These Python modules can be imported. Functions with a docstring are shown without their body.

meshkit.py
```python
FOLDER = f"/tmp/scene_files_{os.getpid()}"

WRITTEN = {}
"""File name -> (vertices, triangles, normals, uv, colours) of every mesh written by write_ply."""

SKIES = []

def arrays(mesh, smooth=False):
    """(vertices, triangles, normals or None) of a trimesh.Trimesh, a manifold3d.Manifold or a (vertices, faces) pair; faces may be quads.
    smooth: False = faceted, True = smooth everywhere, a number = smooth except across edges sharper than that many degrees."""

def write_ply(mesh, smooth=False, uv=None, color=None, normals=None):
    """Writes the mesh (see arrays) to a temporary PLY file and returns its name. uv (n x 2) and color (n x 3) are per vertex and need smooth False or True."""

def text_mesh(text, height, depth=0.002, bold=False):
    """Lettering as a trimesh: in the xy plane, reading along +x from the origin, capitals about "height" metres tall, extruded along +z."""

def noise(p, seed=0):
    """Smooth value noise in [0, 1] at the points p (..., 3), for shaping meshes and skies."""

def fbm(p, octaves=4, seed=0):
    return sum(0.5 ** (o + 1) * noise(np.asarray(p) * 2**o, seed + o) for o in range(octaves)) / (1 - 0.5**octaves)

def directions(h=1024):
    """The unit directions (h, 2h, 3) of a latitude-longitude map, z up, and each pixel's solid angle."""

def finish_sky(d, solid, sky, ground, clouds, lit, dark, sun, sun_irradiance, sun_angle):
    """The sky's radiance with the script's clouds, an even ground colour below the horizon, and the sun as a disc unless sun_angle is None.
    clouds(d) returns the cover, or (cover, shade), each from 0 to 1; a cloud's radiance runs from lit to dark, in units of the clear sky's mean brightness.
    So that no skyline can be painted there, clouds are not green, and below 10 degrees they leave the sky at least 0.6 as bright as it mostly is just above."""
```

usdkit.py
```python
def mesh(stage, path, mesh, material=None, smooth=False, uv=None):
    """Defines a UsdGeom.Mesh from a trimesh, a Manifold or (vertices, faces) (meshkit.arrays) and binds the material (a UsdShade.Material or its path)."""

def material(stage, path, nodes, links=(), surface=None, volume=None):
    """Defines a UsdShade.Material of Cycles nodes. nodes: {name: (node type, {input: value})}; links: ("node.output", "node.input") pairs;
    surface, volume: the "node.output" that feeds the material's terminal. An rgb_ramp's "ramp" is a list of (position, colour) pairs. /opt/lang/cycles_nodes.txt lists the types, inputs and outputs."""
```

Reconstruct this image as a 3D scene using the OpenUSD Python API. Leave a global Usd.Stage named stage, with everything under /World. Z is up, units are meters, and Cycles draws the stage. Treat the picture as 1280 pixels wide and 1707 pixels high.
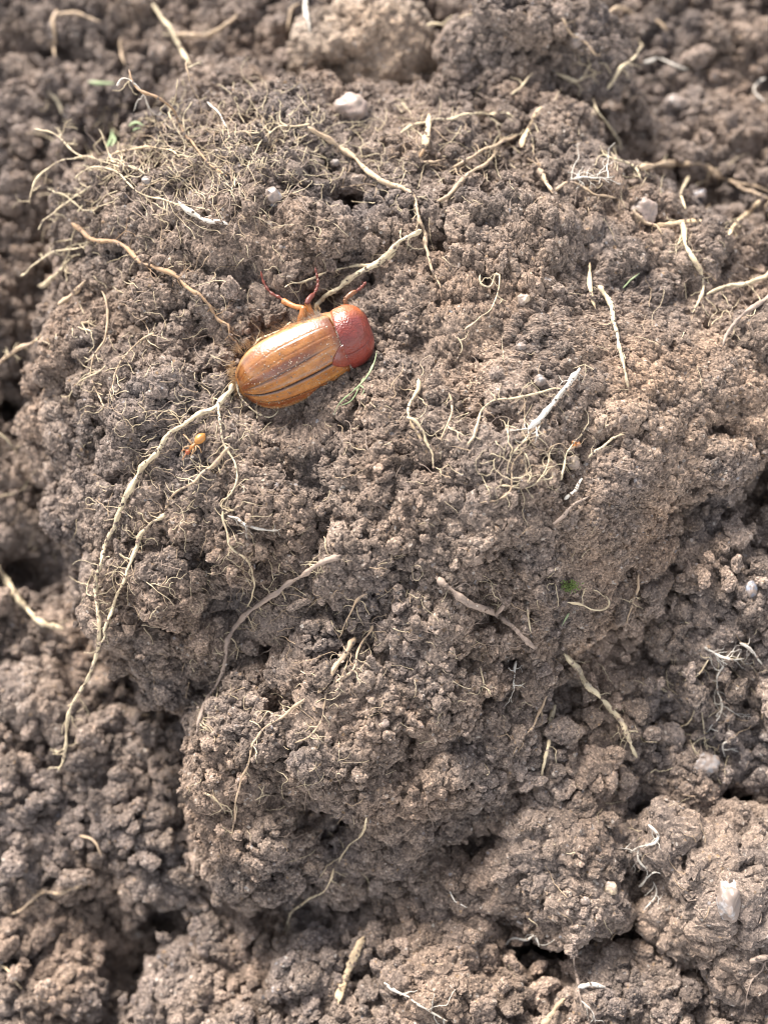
import math, numpy as np, trimesh, usdkit, meshkit
from pxr import Usd, UsdGeom, UsdLux, UsdShade, Gf, Sdf, Vt
from scipy.spatial import cKDTree
from scipy.interpolate import RBFInterpolator, CubicSpline
from scipy.ndimage import gaussian_filter, gaussian_filter1d, maximum_filter, maximum_filter1d, map_coordinates, distance_transform_edt

stage = Usd.Stage.CreateInMemory()
UsdGeom.SetStageUpAxis(stage, 'Z'); UsdGeom.SetStageMetersPerUnit(stage, 1.0)
UsdGeom.Xform.Define(stage, '/World'); UsdGeom.Scope.Define(stage, '/World/Looks')
MM = 0.001

# ------------------------------------------------------------------ camera
PITCH = math.radians(55); DIST = 147.0                     # mm from the lens to the middle of the clod
FWD = np.array([0, math.cos(PITCH), -math.sin(PITCH)]); UPV = np.array([0, math.sin(PITCH), math.cos(PITCH)])
RIGHT = np.array([1.0, 0, 0]); CENTRE = np.array([0, 0, 40.0]); EYE = CENTRE - FWD * DIST
TANV = math.tan(math.radians(20)); PXMM = 1707 / (2 * DIST * TANV)
FOCUS = DIST - 1.0
cam = UsdGeom.Camera.Define(stage, '/World/camera')
M = Gf.Matrix4d(1.0)
M.SetRow(0, Gf.Vec4d(*RIGHT, 0)); M.SetRow(1, Gf.Vec4d(*UPV, 0)); M.SetRow(2, Gf.Vec4d(*(-FWD), 0)); M.SetRow(3, Gf.Vec4d(*(EYE * MM), 1))
cam.AddTransformOp().Set(M)
cam.CreateFocalLengthAttr(50.0); cam.CreateHorizontalApertureAttr(2 * 50 * TANV * 767 / 1024)
cam.CreateVerticalApertureAttr(2 * 50 * TANV)
cam.CreateFStopAttr(17.0); cam.CreateFocusDistanceAttr(FOCUS * MM); cam.CreateClippingRangeAttr(Gf.Vec2f(0.01, 1000))
cam.CreateExposureAttr(3.40)

# ------------------------------------------------------------------ sky and hazy sun
SUN = np.array([-0.36, 0.46, 0.0]); ELEV = math.radians(54)
SUN = np.array([*(SUN[:2] / np.linalg.norm(SUN[:2]) * math.cos(ELEV)), math.sin(ELEV)])
dome = UsdLux.DomeLight.Define(stage, '/World/sky')
dome.GetPrim().SetCustomDataByKey('kind', 'structure')
skym = usdkit.material(stage, '/World/Looks/sky_look', {
    'sky': ('sky_texture', {'sky_type': 'single_scattering', 'sun_disc': False, 'sun_elevation': ELEV, 'sun_rotation': math.atan2(SUN[0], SUN[1])}),
    'grey': ('rgb_to_bw', {}), 'white': ('mix_color', {'blend_type': 'multiply', 'fac': 1.0, 'b': (0.9, 0.89, 0.89), 'use_clamp': False}),
    'tc': ('texture_coordinate', {}), 'n': ('noise_texture', {'scale': 2.2, 'detail': 4}),
    'r': ('map_range', {'from_min': 0.35, 'from_max': 0.65, 'to_min': 0.55, 'to_max': 0.95, 'clamp': True}),
    'm': ('mix_color', {'use_clamp': False}), 'bg': ('background_shader', {"strength": 0.074})},
    [('sky.color', 'grey.color'), ('grey.val', 'white.a'), ('tc.generated', 'n.vector'), ('n.fac', 'r.value'), ('r.result', 'm.fac'), ('sky.color', 'm.a'), ('white.result', 'm.b'), ('m.result', 'bg.color')], surface='bg.background')
UsdShade.MaterialBindingAPI.Apply(dome.GetPrim()).Bind(skym)
sun = UsdLux.DistantLight.Define(stage, '/World/sun')
sun.CreateNormalizeAttr(True); sun.CreateIntensityAttr(0.40); sun.CreateAngleAttr(20.0); sun.CreateColorAttr(Gf.Vec3f(1.0, 0.955, 0.91))
zz = SUN; xx = np.cross([0, 1, 0], zz); xx /= np.linalg.norm(xx); yy = np.cross(zz, xx)
M = Gf.Matrix4d(1.0)
for i, a in enumerate((xx, yy, zz)): M.SetRow(i, Gf.Vec4d(*a, 0))
sun.AddTransformOp().Set(M)

# ------------------------------------------------------------------ helpers
def at(px, py, h=0.0):
    """The point (mm) seen at a place of the photograph, h mm nearer than the middle plane."""
    px, py, h = np.broadcast_arrays(np.asarray(px, float), np.asarray(py, float), np.asarray(h, float))
    k = (DIST - h)[..., None]
    return EYE + k * (FWD + ((px - 640) / PXMM / DIST)[..., None] * RIGHT + ((853.5 - py) / PXMM / DIST)[..., None] * UPV)

def seen(P):
    d = np.asarray(P) - EYE; k = d @ FWD
    return 640 + d @ RIGHT / k * DIST * PXMM, 853.5 - d @ UPV / k * DIST * PXMM, DIST - k

taken = {}
def numbered(path):
    n = taken.get(path, -1) + 1; taken[path] = n
    return path if n == 0 else f'{path}_{n:03d}'

def tag(p, label=None, cat=None, group=None, kind=None):
    p = p.GetPrim() if hasattr(p, 'GetPrim') else p
    for k, v in (('label', label), ('category', cat), ('group', group), ('kind', kind)):
        if v: p.SetCustomDataByKey(k, v)
    return p

def thing(name, label, cat, base, group=None, mat=None):
    x = UsdGeom.Xform.Define(stage, numbered('/World/' + name))
    if mat is not None: x.AddTransformOp().Set(mat)
    else: x.AddTranslateOp().Set(Gf.Vec3d(*map(float, np.asarray(base) * MM)))
    x.base = np.asarray(base, float)
    tag(x, label, cat, group)
    return x

def obj(name, v, f, look, parent=None, base=(0, 0, 0), smooth=False, color=None, kind=None):
    root = '/World' if parent is None else str(parent.GetPath())
    v = np.asarray(v, float)
    m = usdkit.mesh(stage, numbered(f'{root}/{name}'), ((v - np.asarray(base)) * MM, np.asarray(f)), look, smooth=smooth)
    if color is not None:
        UsdGeom.PrimvarsAPI(m).CreatePrimvar('tint', Sdf.ValueTypeNames.Color3fArray, 'vertex').Set(Vt.Vec3fArray.FromNumpy(np.asarray(color, np.float32)))
    if kind: tag(m, kind=kind)
    return m

def normals(V, F):
    n = np.zeros_like(V); fn = np.cross(V[F[:, 1]] - V[F[:, 0]], V[F[:, 2]] - V[F[:, 0]])
    for k in range(3):
        for c in range(3): n[:, c] += np.bincount(F[:, k], fn[:, c], len(V))
    return n / np.maximum(np.linalg.norm(n, axis=1, keepdims=True), 1e-12)

def surface_points(V, F, n, rng, weight=None):
    a = np.linalg.norm(np.cross(V[F[:, 1]] - V[F[:, 0]], V[F[:, 2]] - V[F[:, 0]]), axis=1) / 2
    w = a if weight is None else a * weight[F].mean(1)
    i = np.searchsorted(np.cumsum(w), rng.random(n) * w.sum()).clip(0, len(F) - 1)
    b = rng.dirichlet((1, 1, 1), n)
    return (V[F[i]] * b[:, :, None]).sum(1), i, a.sum()

def roughen(V, F, levels, rng, mask=None):
    """Soil structure: bulges of packed crumbs at several sizes, pushed out along the normals. levels: (radius mm, height, cover)."""
    V = V.copy()
    for r, amp, cover in levels:
        N = normals(V, F)
        a = np.linalg.norm(np.cross(V[F[:, 1]] - V[F[:, 0]], V[F[:, 2]] - V[F[:, 0]]), axis=1).sum() / 2
        n = max(8, int(cover * a / (math.pi * r * r)))
        C, fi, _ = surface_points(V, F, n, rng)
        C = C + N[F[fi, 0]] * rng.uniform(-0.6, 0.25, (n, 1)) * r
        R = r * np.exp(rng.normal(0, 0.32, n)).clip(0.5, 1.8)
        s = int(rng.integers(1 << 20))
        Q = V + 0.55 * r * (np.stack([meshkit.noise(V / (0.7 * r) + 17.3 * k, s + k) for k in range(3)], 1) - 0.5)
        d, i = cKDTree(C).query(Q, k=min(6, n), workers=-1)
        cap = np.sqrt(np.maximum(R[i] ** 2 - d ** 2, 0)).max(1)
        cap = np.minimum(cap, 1.25 * r)
        V += N * (amp * (cap - 0.45 * r) * (1 if mask is None else mask))[:, None]
    return V

def relax(V, shape, times=12):
    """Evens out a grid's spacing along its surface."""
    G = V.reshape(*shape, 3).copy(); Fg = grid_faces(*shape)
    for _ in range(times):
        Nn = normals(G.reshape(-1, 3), Fg).reshape(G.shape)[1:-1, 1:-1]
        d = (G[:-2, 1:-1] + G[2:, 1:-1] + G[1:-1, :-2] + G[1:-1, 2:]) / 4 - G[1:-1, 1:-1]
        G[1:-1, 1:-1] += .8 * (d - (d * Nn).sum(-1, keepdims=True) * Nn)
    return G.reshape(-1, 3)

def pit(V, F, r, deep, count, rng, mask=None):
    """Pores: holes pushed in along the normals."""
    N = normals(V, F); C, fi, _ = surface_points(V, F, count, rng, mask)
    R = r * np.exp(rng.normal(0, .4, count)).clip(.4, 2.2); s = int(rng.integers(1 << 20))
    Q = V + 1.1 * r * (np.stack([meshkit.fbm(V / (1.1 * r) + 7.1 * k, 2, s + k) for k in range(3)], 1) - .5)
    d, i = cKDTree(C).query(Q, k=2, workers=-1)
    w = np.clip(1 - (d / R[i]) ** 2, 0, 1).max(1)
    return V - N * (deep * r * w ** .7)[:, None]

def grit(V, F, size, height, rng):
    s = int(rng.integers(1 << 20)); Q = V / size
    return V + normals(V, F) * (height * 2 * (meshkit.noise(Q, s) + .5 * meshkit.noise(Q * 2.1, s + 1) - .75))[:, None]

def cracks(V, F, size, width, deep, rng):
    s = int(rng.integers(1 << 20)); f = meshkit.fbm(V / size, 3, s) - .5; g = meshkit.noise(V / (2.5 * size), s + 9)
    return V - normals(V, F) * (deep * np.clip(1 - np.abs(f) / width, 0, 1) * np.clip(g * 3 - 1.2, 0, 1))[:, None]

def grid_faces(ny, nx):
    i = np.arange(ny * nx).reshape(ny, nx)
    q = np.stack([i[:-1, :-1], i[1:, :-1], i[1:, 1:], i[:-1, 1:]], -1).reshape(-1, 4)
    return np.vstack([q[:, :3], q[:, [0, 2, 3]]])

def smooth_path(pts, step):
    p = np.asarray(pts, float); d = np.r_[0, np.cumsum(np.linalg.norm(np.diff(p[:, :2], axis=0), axis=1) ** 0.5)]
    n = max(4, int(np.linalg.norm(np.diff(p[:, :2], axis=0), axis=1).sum() / step))
    return CubicSpline(d, p, bc_type='natural')(np.linspace(0, d[-1], n)), np.interp(np.linspace(0, d[-1], n), d, np.arange(len(p)))

def tube(P, R, sides=6, flat=1.0):
    """A closed tube through P (mm) with a radius at each point."""
    P = np.asarray(P, float); R = np.broadcast_to(np.asarray(R, float), (len(P),)).copy()
    t = np.gradient(P, axis=0); t /= np.linalg.norm(t, axis=1, keepdims=True) + 1e-12
    a = np.cross(t, -FWD + 1e-3); a /= np.linalg.norm(a, axis=1, keepdims=True) + 1e-9
    b = np.cross(t, a); g = np.arange(sides) * 2 * np.pi / sides
    ring = P[:, None] + R[:, None, None] * (np.cos(g)[None, :, None] * a[:, None] + flat * np.sin(g)[None, :, None] * b[:, None])
    v = np.vstack([ring.reshape(-1, 3), P[0] - t[0] * R[0] * .6, P[-1] + t[-1] * R[-1] * .6])
    i, j = np.meshgrid(np.arange(len(P) - 1), np.arange(sides), indexing='ij')
    q = np.stack([i * sides + j, i * sides + (j + 1) % sides, (i + 1) * sides + (j + 1) % sides, (i + 1) * sides + j], -1).reshape(-1, 4)
    f = np.vstack([q[:, [0, 1, 2]], q[:, [0, 2, 3]]]); k = np.arange(sides); e = (len(P) - 1) * sides
    f = np.vstack([f, np.stack([(k + 1) % sides, k, np.full(sides, len(v) - 2)], 1), np.stack([e + k, e + (k + 1) % sides, np.full(sides, len(v) - 1)], 1)])
    return v, f

def join(parts):
    n, V, F = 0, [], []
    for v, f in parts: V.append(v); F.append(np.asarray(f) + n); n += len(v)
    return np.vstack(V), np.vstack(F)

# ------------------------------------------------------------------ materials (colours as in daylight, positions in metres)
def soil_look(name, base, light, dark, rough_scale=1.0, vary=0.0, patched=False):
    base, light, dark = (tuple(np.array(c) * (1.005, 1.0, .97)) for c in (base, light, dark))
    n = {'g': ('geometry', {}),
         'n1': ('noise_texture', {'scale': 140.0, 'detail': 3.0, 'roughness': .6}), 'r1': ('rgb_ramp', {'ramp': [(0.3, dark), (0.52, base), (0.72, light)]}),
         'n2': ('noise_texture', {'scale': 2600.0, 'detail': 3.0, 'roughness': .65}), 'r2': ('rgb_ramp', {'ramp': [(0.28, (.72, .70, .69)), (0.5, (1, 1, 1)), (0.72, (1.3, 1.28, 1.25))]}),
         'v2': ('voronoi_texture', {'scale': 5600.0}), 'v2c': ('separate_color', {}), 'r3': ('rgb_ramp', {'ramp': [(0, (.58, .57, .57)), (.5, (.98, .97, .97)), (.8, (1.12, 1.1, 1.08)), (1, (1.7, 1.66, 1.6))]}), 'm2': ('mix_color', {'blend_type': 'multiply', 'fac': 1.0, 'use_clamp': False}),
         'm': ('mix_color', {'blend_type': 'multiply', 'fac': 1.0, 'use_clamp': False}),
         'n4': ('noise_texture', {'scale': 75.0, 'detail': 2.0}), 'r4': ('rgb_ramp', {'ramp': [(.36, (.96, .985, 1.03)), (.5, (1, 1, 1)), (.64, (1.05, 1.0, .95))]}), 'm4': ('mix_color', {'blend_type': 'multiply', 'fac': 1.0, 'use_clamp': False}),
         'v': ('voronoi_texture', {'scale': 3300.0}), 'vc': ('separate_color', {}),
         'vt': ('map_range', {'from_min': .95, 'from_max': .98, 'to_min': 0, 'to_max': .6, 'clamp': True}),
         'gc': ('rgb_ramp', {'ramp': [(0, (.42, .38, .33)), (.45, (.32, .25, .19)), (.75, (.30, .19, .10)), (1, (.24, .24, .25))]}),
         'mg': ('mix_color', {}),
         'nb': ('noise_texture', {'scale': 7000.0 * rough_scale, 'detail': 4.0, 'roughness': .7}), 'b': ('bump', {"strength": .9, "distance": .00022}),
         'p': ('principled_bsdf', {'roughness': .95, 'specular_ior_level': .15, 'diffuse_roughness': .6})}
    l = [('g.position', f'{k}.vector') for k in ('n1', 'n2', 'n4', 'v', 'nb', 'v2')] + [('n1.fac', 'r1.fac'), ('n2.fac', 'r2.fac'), ('r1.color', 'm.a'), ('r2.color', 'm.b'), ('v.color', 'vc.color'), ('vc.r', 'vt.value'), ('vc.g', 'gc.fac'),
         ('vt.result', 'mg.fac'), ('m.result', 'm2.a'), ('v2.color', 'v2c.color'), ('v2c.b', 'r3.fac'), ('r3.color', 'm2.b'), ('n4.fac', 'r4.fac'), ('m2.result', 'm4.a'), ('r4.color', 'm4.b'), ('m4.result', 'mg.a'), ('gc.color', 'mg.b'), ('nb.fac', 'b.height'), ('b.normal', 'p.normal')]
    if patched:                                                # where dried, smeared soil lies: a paler tan, given per vertex
        n |= {'at': ('attribute', {'attribute': 'tint'}), 'ma': ('mix_color', {'blend_type': 'multiply', 'fac': 1.0, 'use_clamp': False})}
        l = [x for x in l if x != ('m4.result', 'mg.a')] + [('m4.result', 'ma.a'), ('at.color', 'ma.b'), ('ma.result', 'mg.a')]
    if vary:
        n |= {'o': ('object_info', {}), 'ov': ('map_range', {'from_min': 0, 'from_max': 1, 'to_min': 1 - vary, 'to_max': 1 + vary}), 'os': ('hsv', {})}
        l += [('o.random', 'ov.value'), ('ov.result', 'os.value'), ('mg.result', 'os.color'), ('os.color', 'p.base_color')]
    else: l += [('mg.result', 'p.base_color')]
    return usdkit.material(stage, '/World/Looks/' + name, n, l, surface='p.BSDF')

SOIL = soil_look('soil', (.158, .122, .100), (.215, .168, .138), (.110, .090, .081))
CLODSOIL = soil_look('clod_soil', (.158, .122, .100), (.215, .168, .138), (.110, .090, .081), patched=True)
CRUMB = soil_look('crumb_soil', (.162, .125, .102), (.220, .172, .141), (.110, .090, .080), vary=.36)
DRYCRUMB = soil_look('dry_crumb_soil', (.26, .205, .160), (.32, .255, .20), (.20, .158, .125), vary=.25)
GROUND = soil_look('ground_soil', (.160, .124, .102), (.212, .166, .137), (.110, .090, .081))

DRY = soil_look('dry_soil', (.26, .205, .160), (.32, .255, .20), (.20, .158, .125))

def fibre_look(name, c, c2, dirt):
    n = {'g': ('geometry', {}), 'n1': ('noise_texture', {'scale': 420.0, 'detail': 3.0}), 'r1': ('rgb_ramp', {'ramp': [(0.35, c2), (0.6, c)]}),
         'n2': ('noise_texture', {'scale': 1500.0, 'detail': 3.0, 'roughness': .7}), 'r2': ('map_range', {'from_min': .52, 'from_max': .66, 'to_min': 0, 'to_max': dirt, 'clamp': True}),
         'm': ('mix_color', {'b': (.15, .113, .09)}), 'nb': ('noise_texture', {'scale': 5000.0, 'detail': 3.0}), 'b': ('bump', {'strength': .5, 'distance': .00008}),
         'p': ('principled_bsdf', {'roughness': .7, 'specular_ior_level': .3})}
    return usdkit.material(stage, '/World/Looks/' + name, n, [('g.position', 'n1.vector'), ('g.position', 'n2.vector'), ('g.position', 'nb.vector'), ('n1.fac', 'r1.fac'), ('n2.fac', 'r2.value'), ('r2.result', 'm.fac'), ('r1.color', 'm.a'),
                           ('m.result', 'p.base_color'), ('nb.fac', 'b.height'), ('b.normal', 'p.normal')], surface='p.BSDF')
LOOK = {'pale': fibre_look('pale_root', (.40, .33, .215), (.29, .225, .14), .75), 'tan': fibre_look('tan_root', (.31, .225, .145), (.225, .16, .10), .75),
        'brown': fibre_look('brown_root', (.24, .15, .08), (.17, .105, .06), .6), 'white': fibre_look('white_root', (.42, .385, .33), (.31, .275, .225), .6),
        'dusty': fibre_look('soil_coated_root', (.225, .168, .130), (.175, .132, .104), .9), 'straw': fibre_look('straw', (.42, .32, .20), (.31, .225, .135), .45),
        'green': fibre_look('green_grass', (.16, .21, .10), (.22, .24, .14), .3)}
# ------------------------------------------------------------------ the ground: a sloping bed of dug soil, one sheet
def field(points, smoothing=0.0):
    p = np.array(points, float)
    f = RBFInterpolator(p[:, :2] / 500, p[:, 2], kernel='thin_plate_spline', smoothing=smoothing)
    return lambda x, y: f(np.stack([np.ravel(x), np.ravel(y)], 1) / 500).reshape(np.shape(x))

def gridded(f, lo, hi, n=90):
    """A slow field sampled on a grid once and read off smoothly."""
    gx, gy = np.linspace(lo[0], hi[0], n), np.linspace(lo[1], hi[1], n)
    T = f(*np.meshgrid(gx, gy))
    return lambda x, y: map_coordinates(T, [(np.asarray(y, float) - lo[1]) / (hi[1] - lo[1]) * (n - 1), (np.asarray(x, float) - lo[0]) / (hi[0] - lo[0]) * (n - 1)], order=3, mode='nearest')

GROUND_H = gridded(field([(0, 0, -42), (320, 0, -41), (640, 0, -40), (960, 0, -42), (1280, 0, -41), (0, 200, -33), (1280, 200, -33), (1280, 300, -29), (0, 400, -33), (1150, 300, -29), (1280, 400, -22), (250, 150, -34), (640, 90, -36),
    (0, 640, -29), (60, 690, -33), (0, 900, -24), (110, 1100, -23), (0, 1300, -20), (200, 1400, -19), (0, 1700, -16), (200, 1610, -21), (330, 1690, -16), (640, 1700, -8), (900, 1680, -7), (1280, 1700, -5), (1280, 1300, -10), (1280, 1000, -8), (1100, 1120, -8),
    (1000, 1300, -9), (820, 1400, -9), (640, 1560, -12), (480, 1540, -17), (380, 1470, -18), (600, 700, -26), (600, 1100, -22), (920, 1600, -14), (1220, 1330, -16), (1000, 1410, -14), (1180, 900, -7), (1280, 850, -8),
    (-600, 0, -47), (-600, 900, -29), (-600, 1700, -17), (1900, 0, -40), (1900, 900, -16), (1900, 1700, -7), (0, -700, -70), (640, -700, -68), (1280, -700, -66), (0, 2400, 4), (640, 2400, 8), (1280, 2400, 10), (-600, -700, -72), (1900, -700, -66), (-600, 2400, 2), (1900, 2400, 12)], .001), (-640, -720), (1940, 2440))
rng = np.random.default_rng(11)

def warp_axis(lo, a, b, hi, step):
    mid = np.arange(a, b, step); k = 1.06 ** np.arange(1, 60) * step
    left = a - np.cumsum(k); right = mid[-1] + np.cumsum(k)
    return np.r_[left[left > lo][::-1], mid, right[right < hi]]

gx = warp_axis(-560, -300, 1580, 1850, 3.7); gy = warp_axis(-660, -280, 1990, 2360, 3.7)
GX, GY = np.meshgrid(gx, gy)
GF = grid_faces(*GX.shape)
def blob(x, y, cx, cy, sx, sy, deg=0):
    c, s_ = math.cos(math.radians(deg)), math.sin(math.radians(deg)); u, v = (x - cx) * c + (y - cy) * s_, -(x - cx) * s_ + (y - cy) * c
    return np.exp(-.5 * ((u / sx) ** 2 + (v / sy) ** 2))
HOLES = [(55, 690, 40, 34, 11), (215, 1610, 30, 50, 6), (915, 1590, 60, 24, 10), (1225, 1335, 30, 48, 10), (985, 1410, 42, 26, 8), (250, 255, 60, 34, 6), (1050, 1100, 40, 22, 6), (270, 1545, 30, 34, 5), (60, 960, 34, 26, 5), (790, 1405, 40, 22, 6),
    (560, 1490, 60, 22, 5), (20, 940, 30, 30, 5), (1090, 1200, 26, 24, 5), (1265, 800, 24, 30, 4), (960, 130, 24, 40, 5), (720, 90, 40, 40, 5), (80, 90, 50, 20, 4), (1150, 340, 30, 20, 5)]
def in_hole(x, y, L):
    return 1 - np.clip(1.7 * np.max([blob(x, y, cx, cy, 1.15 * sx, 1.15 * sy) for cx, cy, sx, sy, d in L if d >= 2.4], 0), 0, 1)
def holes(x, y, L):
    return sum(d * blob(x, y, cx, cy, sx, sy) for cx, cy, sx, sy, d in L)
GH = lambda x, y: GROUND_H(x, y) - 1.3 - 1.3 * holes(x, y, HOLES)
GV = at(GX.ravel(), GY.ravel(), GH(GX.ravel(), GY.ravel()))
GV = relax(roughen(GV, GF, [(4.5, .35, .7), (2.2, .7, .9)], rng), GX.shape, 8)
GV = relax(roughen(GV, GF, [(1.1, .9, 1.1)], rng), GX.shape, 6)
GV = pit(GV, GF, 1.3, 1.5, 900, rng)
GV = grit(roughen(GV, GF, [(.6, .8, 1.1), (.3, .8, 1.2)], rng), GF, .35, .10, rng)
ground = obj('ground', GV, GF, GROUND, kind='structure')
# the rest of the field round the dug bed, lower and out to the horizon
t = np.r_[np.linspace(-1, 1, 61)]; t = np.sign(t) * np.abs(t) ** 3 * 40000
FX, FY = np.meshgrid(t, t); FZ = -34 + 10 * meshkit.fbm(np.stack([FX / 60, FY / 60, 0 * FX], -1), 3, 5) + 0.0 * FX
obj('field', np.stack([FX, FY, FZ], -1).reshape(-1, 3), grid_faces(61, 61)[:, ::-1], GROUND, smooth=True, kind='structure')

# ------------------------------------------------------------------ the large clod
OUT = np.array([(340, 112), (400, 98), (460, 112), (500, 134), (560, 128), (640, 142), (720, 152), (770, 140), (830, 140), (900, 165), (945, 205), (985, 255), (1050, 292), (1100, 345), (1180, 385), (1250, 408), (1310, 450), (1335, 560), (1320, 680), (1260, 770), (1190, 815),
    (1140, 870), (1105, 950), (1060, 1010), (1000, 1060), (950, 1105), (915, 1180), (880, 1260), (800, 1310), (765, 1360), (690, 1420), (570, 1470), (470, 1495), (410, 1482), (358, 1420), (338, 1340), (352, 1265), (330, 1190), (245, 1105), (185, 1040), (172, 960),
    (182, 880), (108, 840), (66, 770), (80, 690), (82, 620), (118, 545), (150, 470), (132, 390), (150, 310), (220, 248), (300, 200)], float)
MID = np.array([620.0, 760.0])
th = np.arctan2(*(OUT - MID).T[::-1]); o = np.argsort(th); th, rr = th[o], np.linalg.norm(OUT - MID, axis=1)[o]
th3, rr3 = np.r_[th - 2 * np.pi, th, th + 2 * np.pi], np.tile(rr, 3)
tt = np.linspace(-np.pi, np.pi, 2000); edge = np.interp(tt, th3, rr3); edge = gaussian_filter1d(edge, 7, mode='wrap')
edge += 26 * (meshkit.fbm(np.stack([9 * np.cos(tt), 9 * np.sin(tt), 0 * tt], 1), 4, 3) - .5)
CLOD_H = gridded(field([(510, 600, -2.5), (400, 140, -22), (600, 160, -20), (800, 160, -20), (350, 200, -17), (700, 210, -15), (900, 220, -17), (160, 310, -17), (250, 300, -9), (500, 300, -7), (700, 350, -6.5), (950, 330, -10), (1100, 410, -11), (150, 450, -13),
    (300, 450, -4), (420, 560, -5), (800, 500, -2), (1100, 550, -2), (1290, 600, -6), (100, 700, -11), (300, 700, 1), (600, 800, 4), (900, 750, 5), (1150, 750, -1), (200, 850, -6), (400, 880, 2), (700, 1000, 3), (900, 950, 4), (1050, 1000, -5), (230, 1050, -8), (275, 950, 0),
    (385, 1010, -6), (450, 1090, -6), (600, 1100, 0), (800, 1150, -1), (550, 1260, -1.5), (380, 1370, -7), (590, 1400, -9), (700, 1320, -5), (880, 1180, -4), (650, 600, -2.5), (480, 690, -2.5), (520, 540, -3.5)], .0005), (-80, -20), (1400, 1600))
n = 790
A, B = np.meshgrid(np.linspace(-1, 1, n), np.linspace(-1, 1, n))
with np.errstate(all='ignore'):                             # Shirley's map of the square on the disc
    big = np.abs(A) > np.abs(B)
    R = np.where(big, A, B); PH = np.where(big, np.pi / 4 * B / np.where(A == 0, 1, A), np.pi / 2 - np.pi / 4 * A / np.where(B == 0, 1, B))
DX, DY = R * np.cos(PH), R * np.sin(PH)
rad, ang = np.hypot(DX, DY).ravel().clip(0, 1), np.arctan2(DY, DX).ravel()
s = ((rad - .84) / .16).clip(0, 1); al = s * math.radians(112)
rf = np.where(rad < .84, rad / .84 * .955, .955 + .045 * np.sin(al))
E = np.interp(ang, tt, edge)
PX, PY = MID[0] + rf * E * np.cos(ang), MID[1] + rf * E * np.sin(ang)
PITS = [(383, 1008, 30, 26, 5), (590, 345, 26, 18, 3.5), (1000, 412, 24, 13, 3.5), (965, 408, 12, 12, 3), (515, 715, 34, 20, 5), (455, 1085, 30, 20, 5), (995, 740, 18, 20, 3.5), (760, 845, 18, 22, 3), (470, 1045, 22, 16, 4), (335, 1150, 30, 18, 4), (790, 875, 16, 12, 2.5), (430, 470, 24, 18, 2.5),
    (365, 700, 20, 14, 2.5), (660, 740, 10, 22, 2), (530, 500, 34, 20, 3), (610, 480, 24, 12, 2.5), (860, 700, 14, 12, 2), (640, 1090, 18, 14, 3), (700, 1080, 12, 14, 2.5), (850, 1110, 16, 14, 3), (800, 1040, 30, 10, 3), (560, 1200, 20, 12, 2.5), (730, 1230, 26, 16, 3), (620, 940, 18, 12, 2), (200, 560, 14, 24, 2.5),
    (260, 840, 18, 14, 2.5), (300, 480, 16, 16, 2), (720, 420, 12, 16, 2), (1090, 450, 18, 12, 3), (350, 560, 16, 18, 2), (570, 1380, 40, 16, 3), (660, 1390, 20, 14, 3), (1190, 720, 18, 14, 2), (760, 310, 14, 12, 2), (410, 330, 14, 12, 1.5), (870, 840, 20, 10, 2)]
H0 = CLOD_H(PX, PY) - 1.7 * holes(PX, PY, PITS); drop = (H0 - GROUND_H(PX, PY) + 6).clip(6, 40) / 1.37
inner = at(PX, PY, H0 - drop * (1 - np.cos(al)))
CF = grid_faces(n, n)
if (normals(inner, CF) @ -FWD).mean() < 0: CF = CF[:, ::-1]
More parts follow.
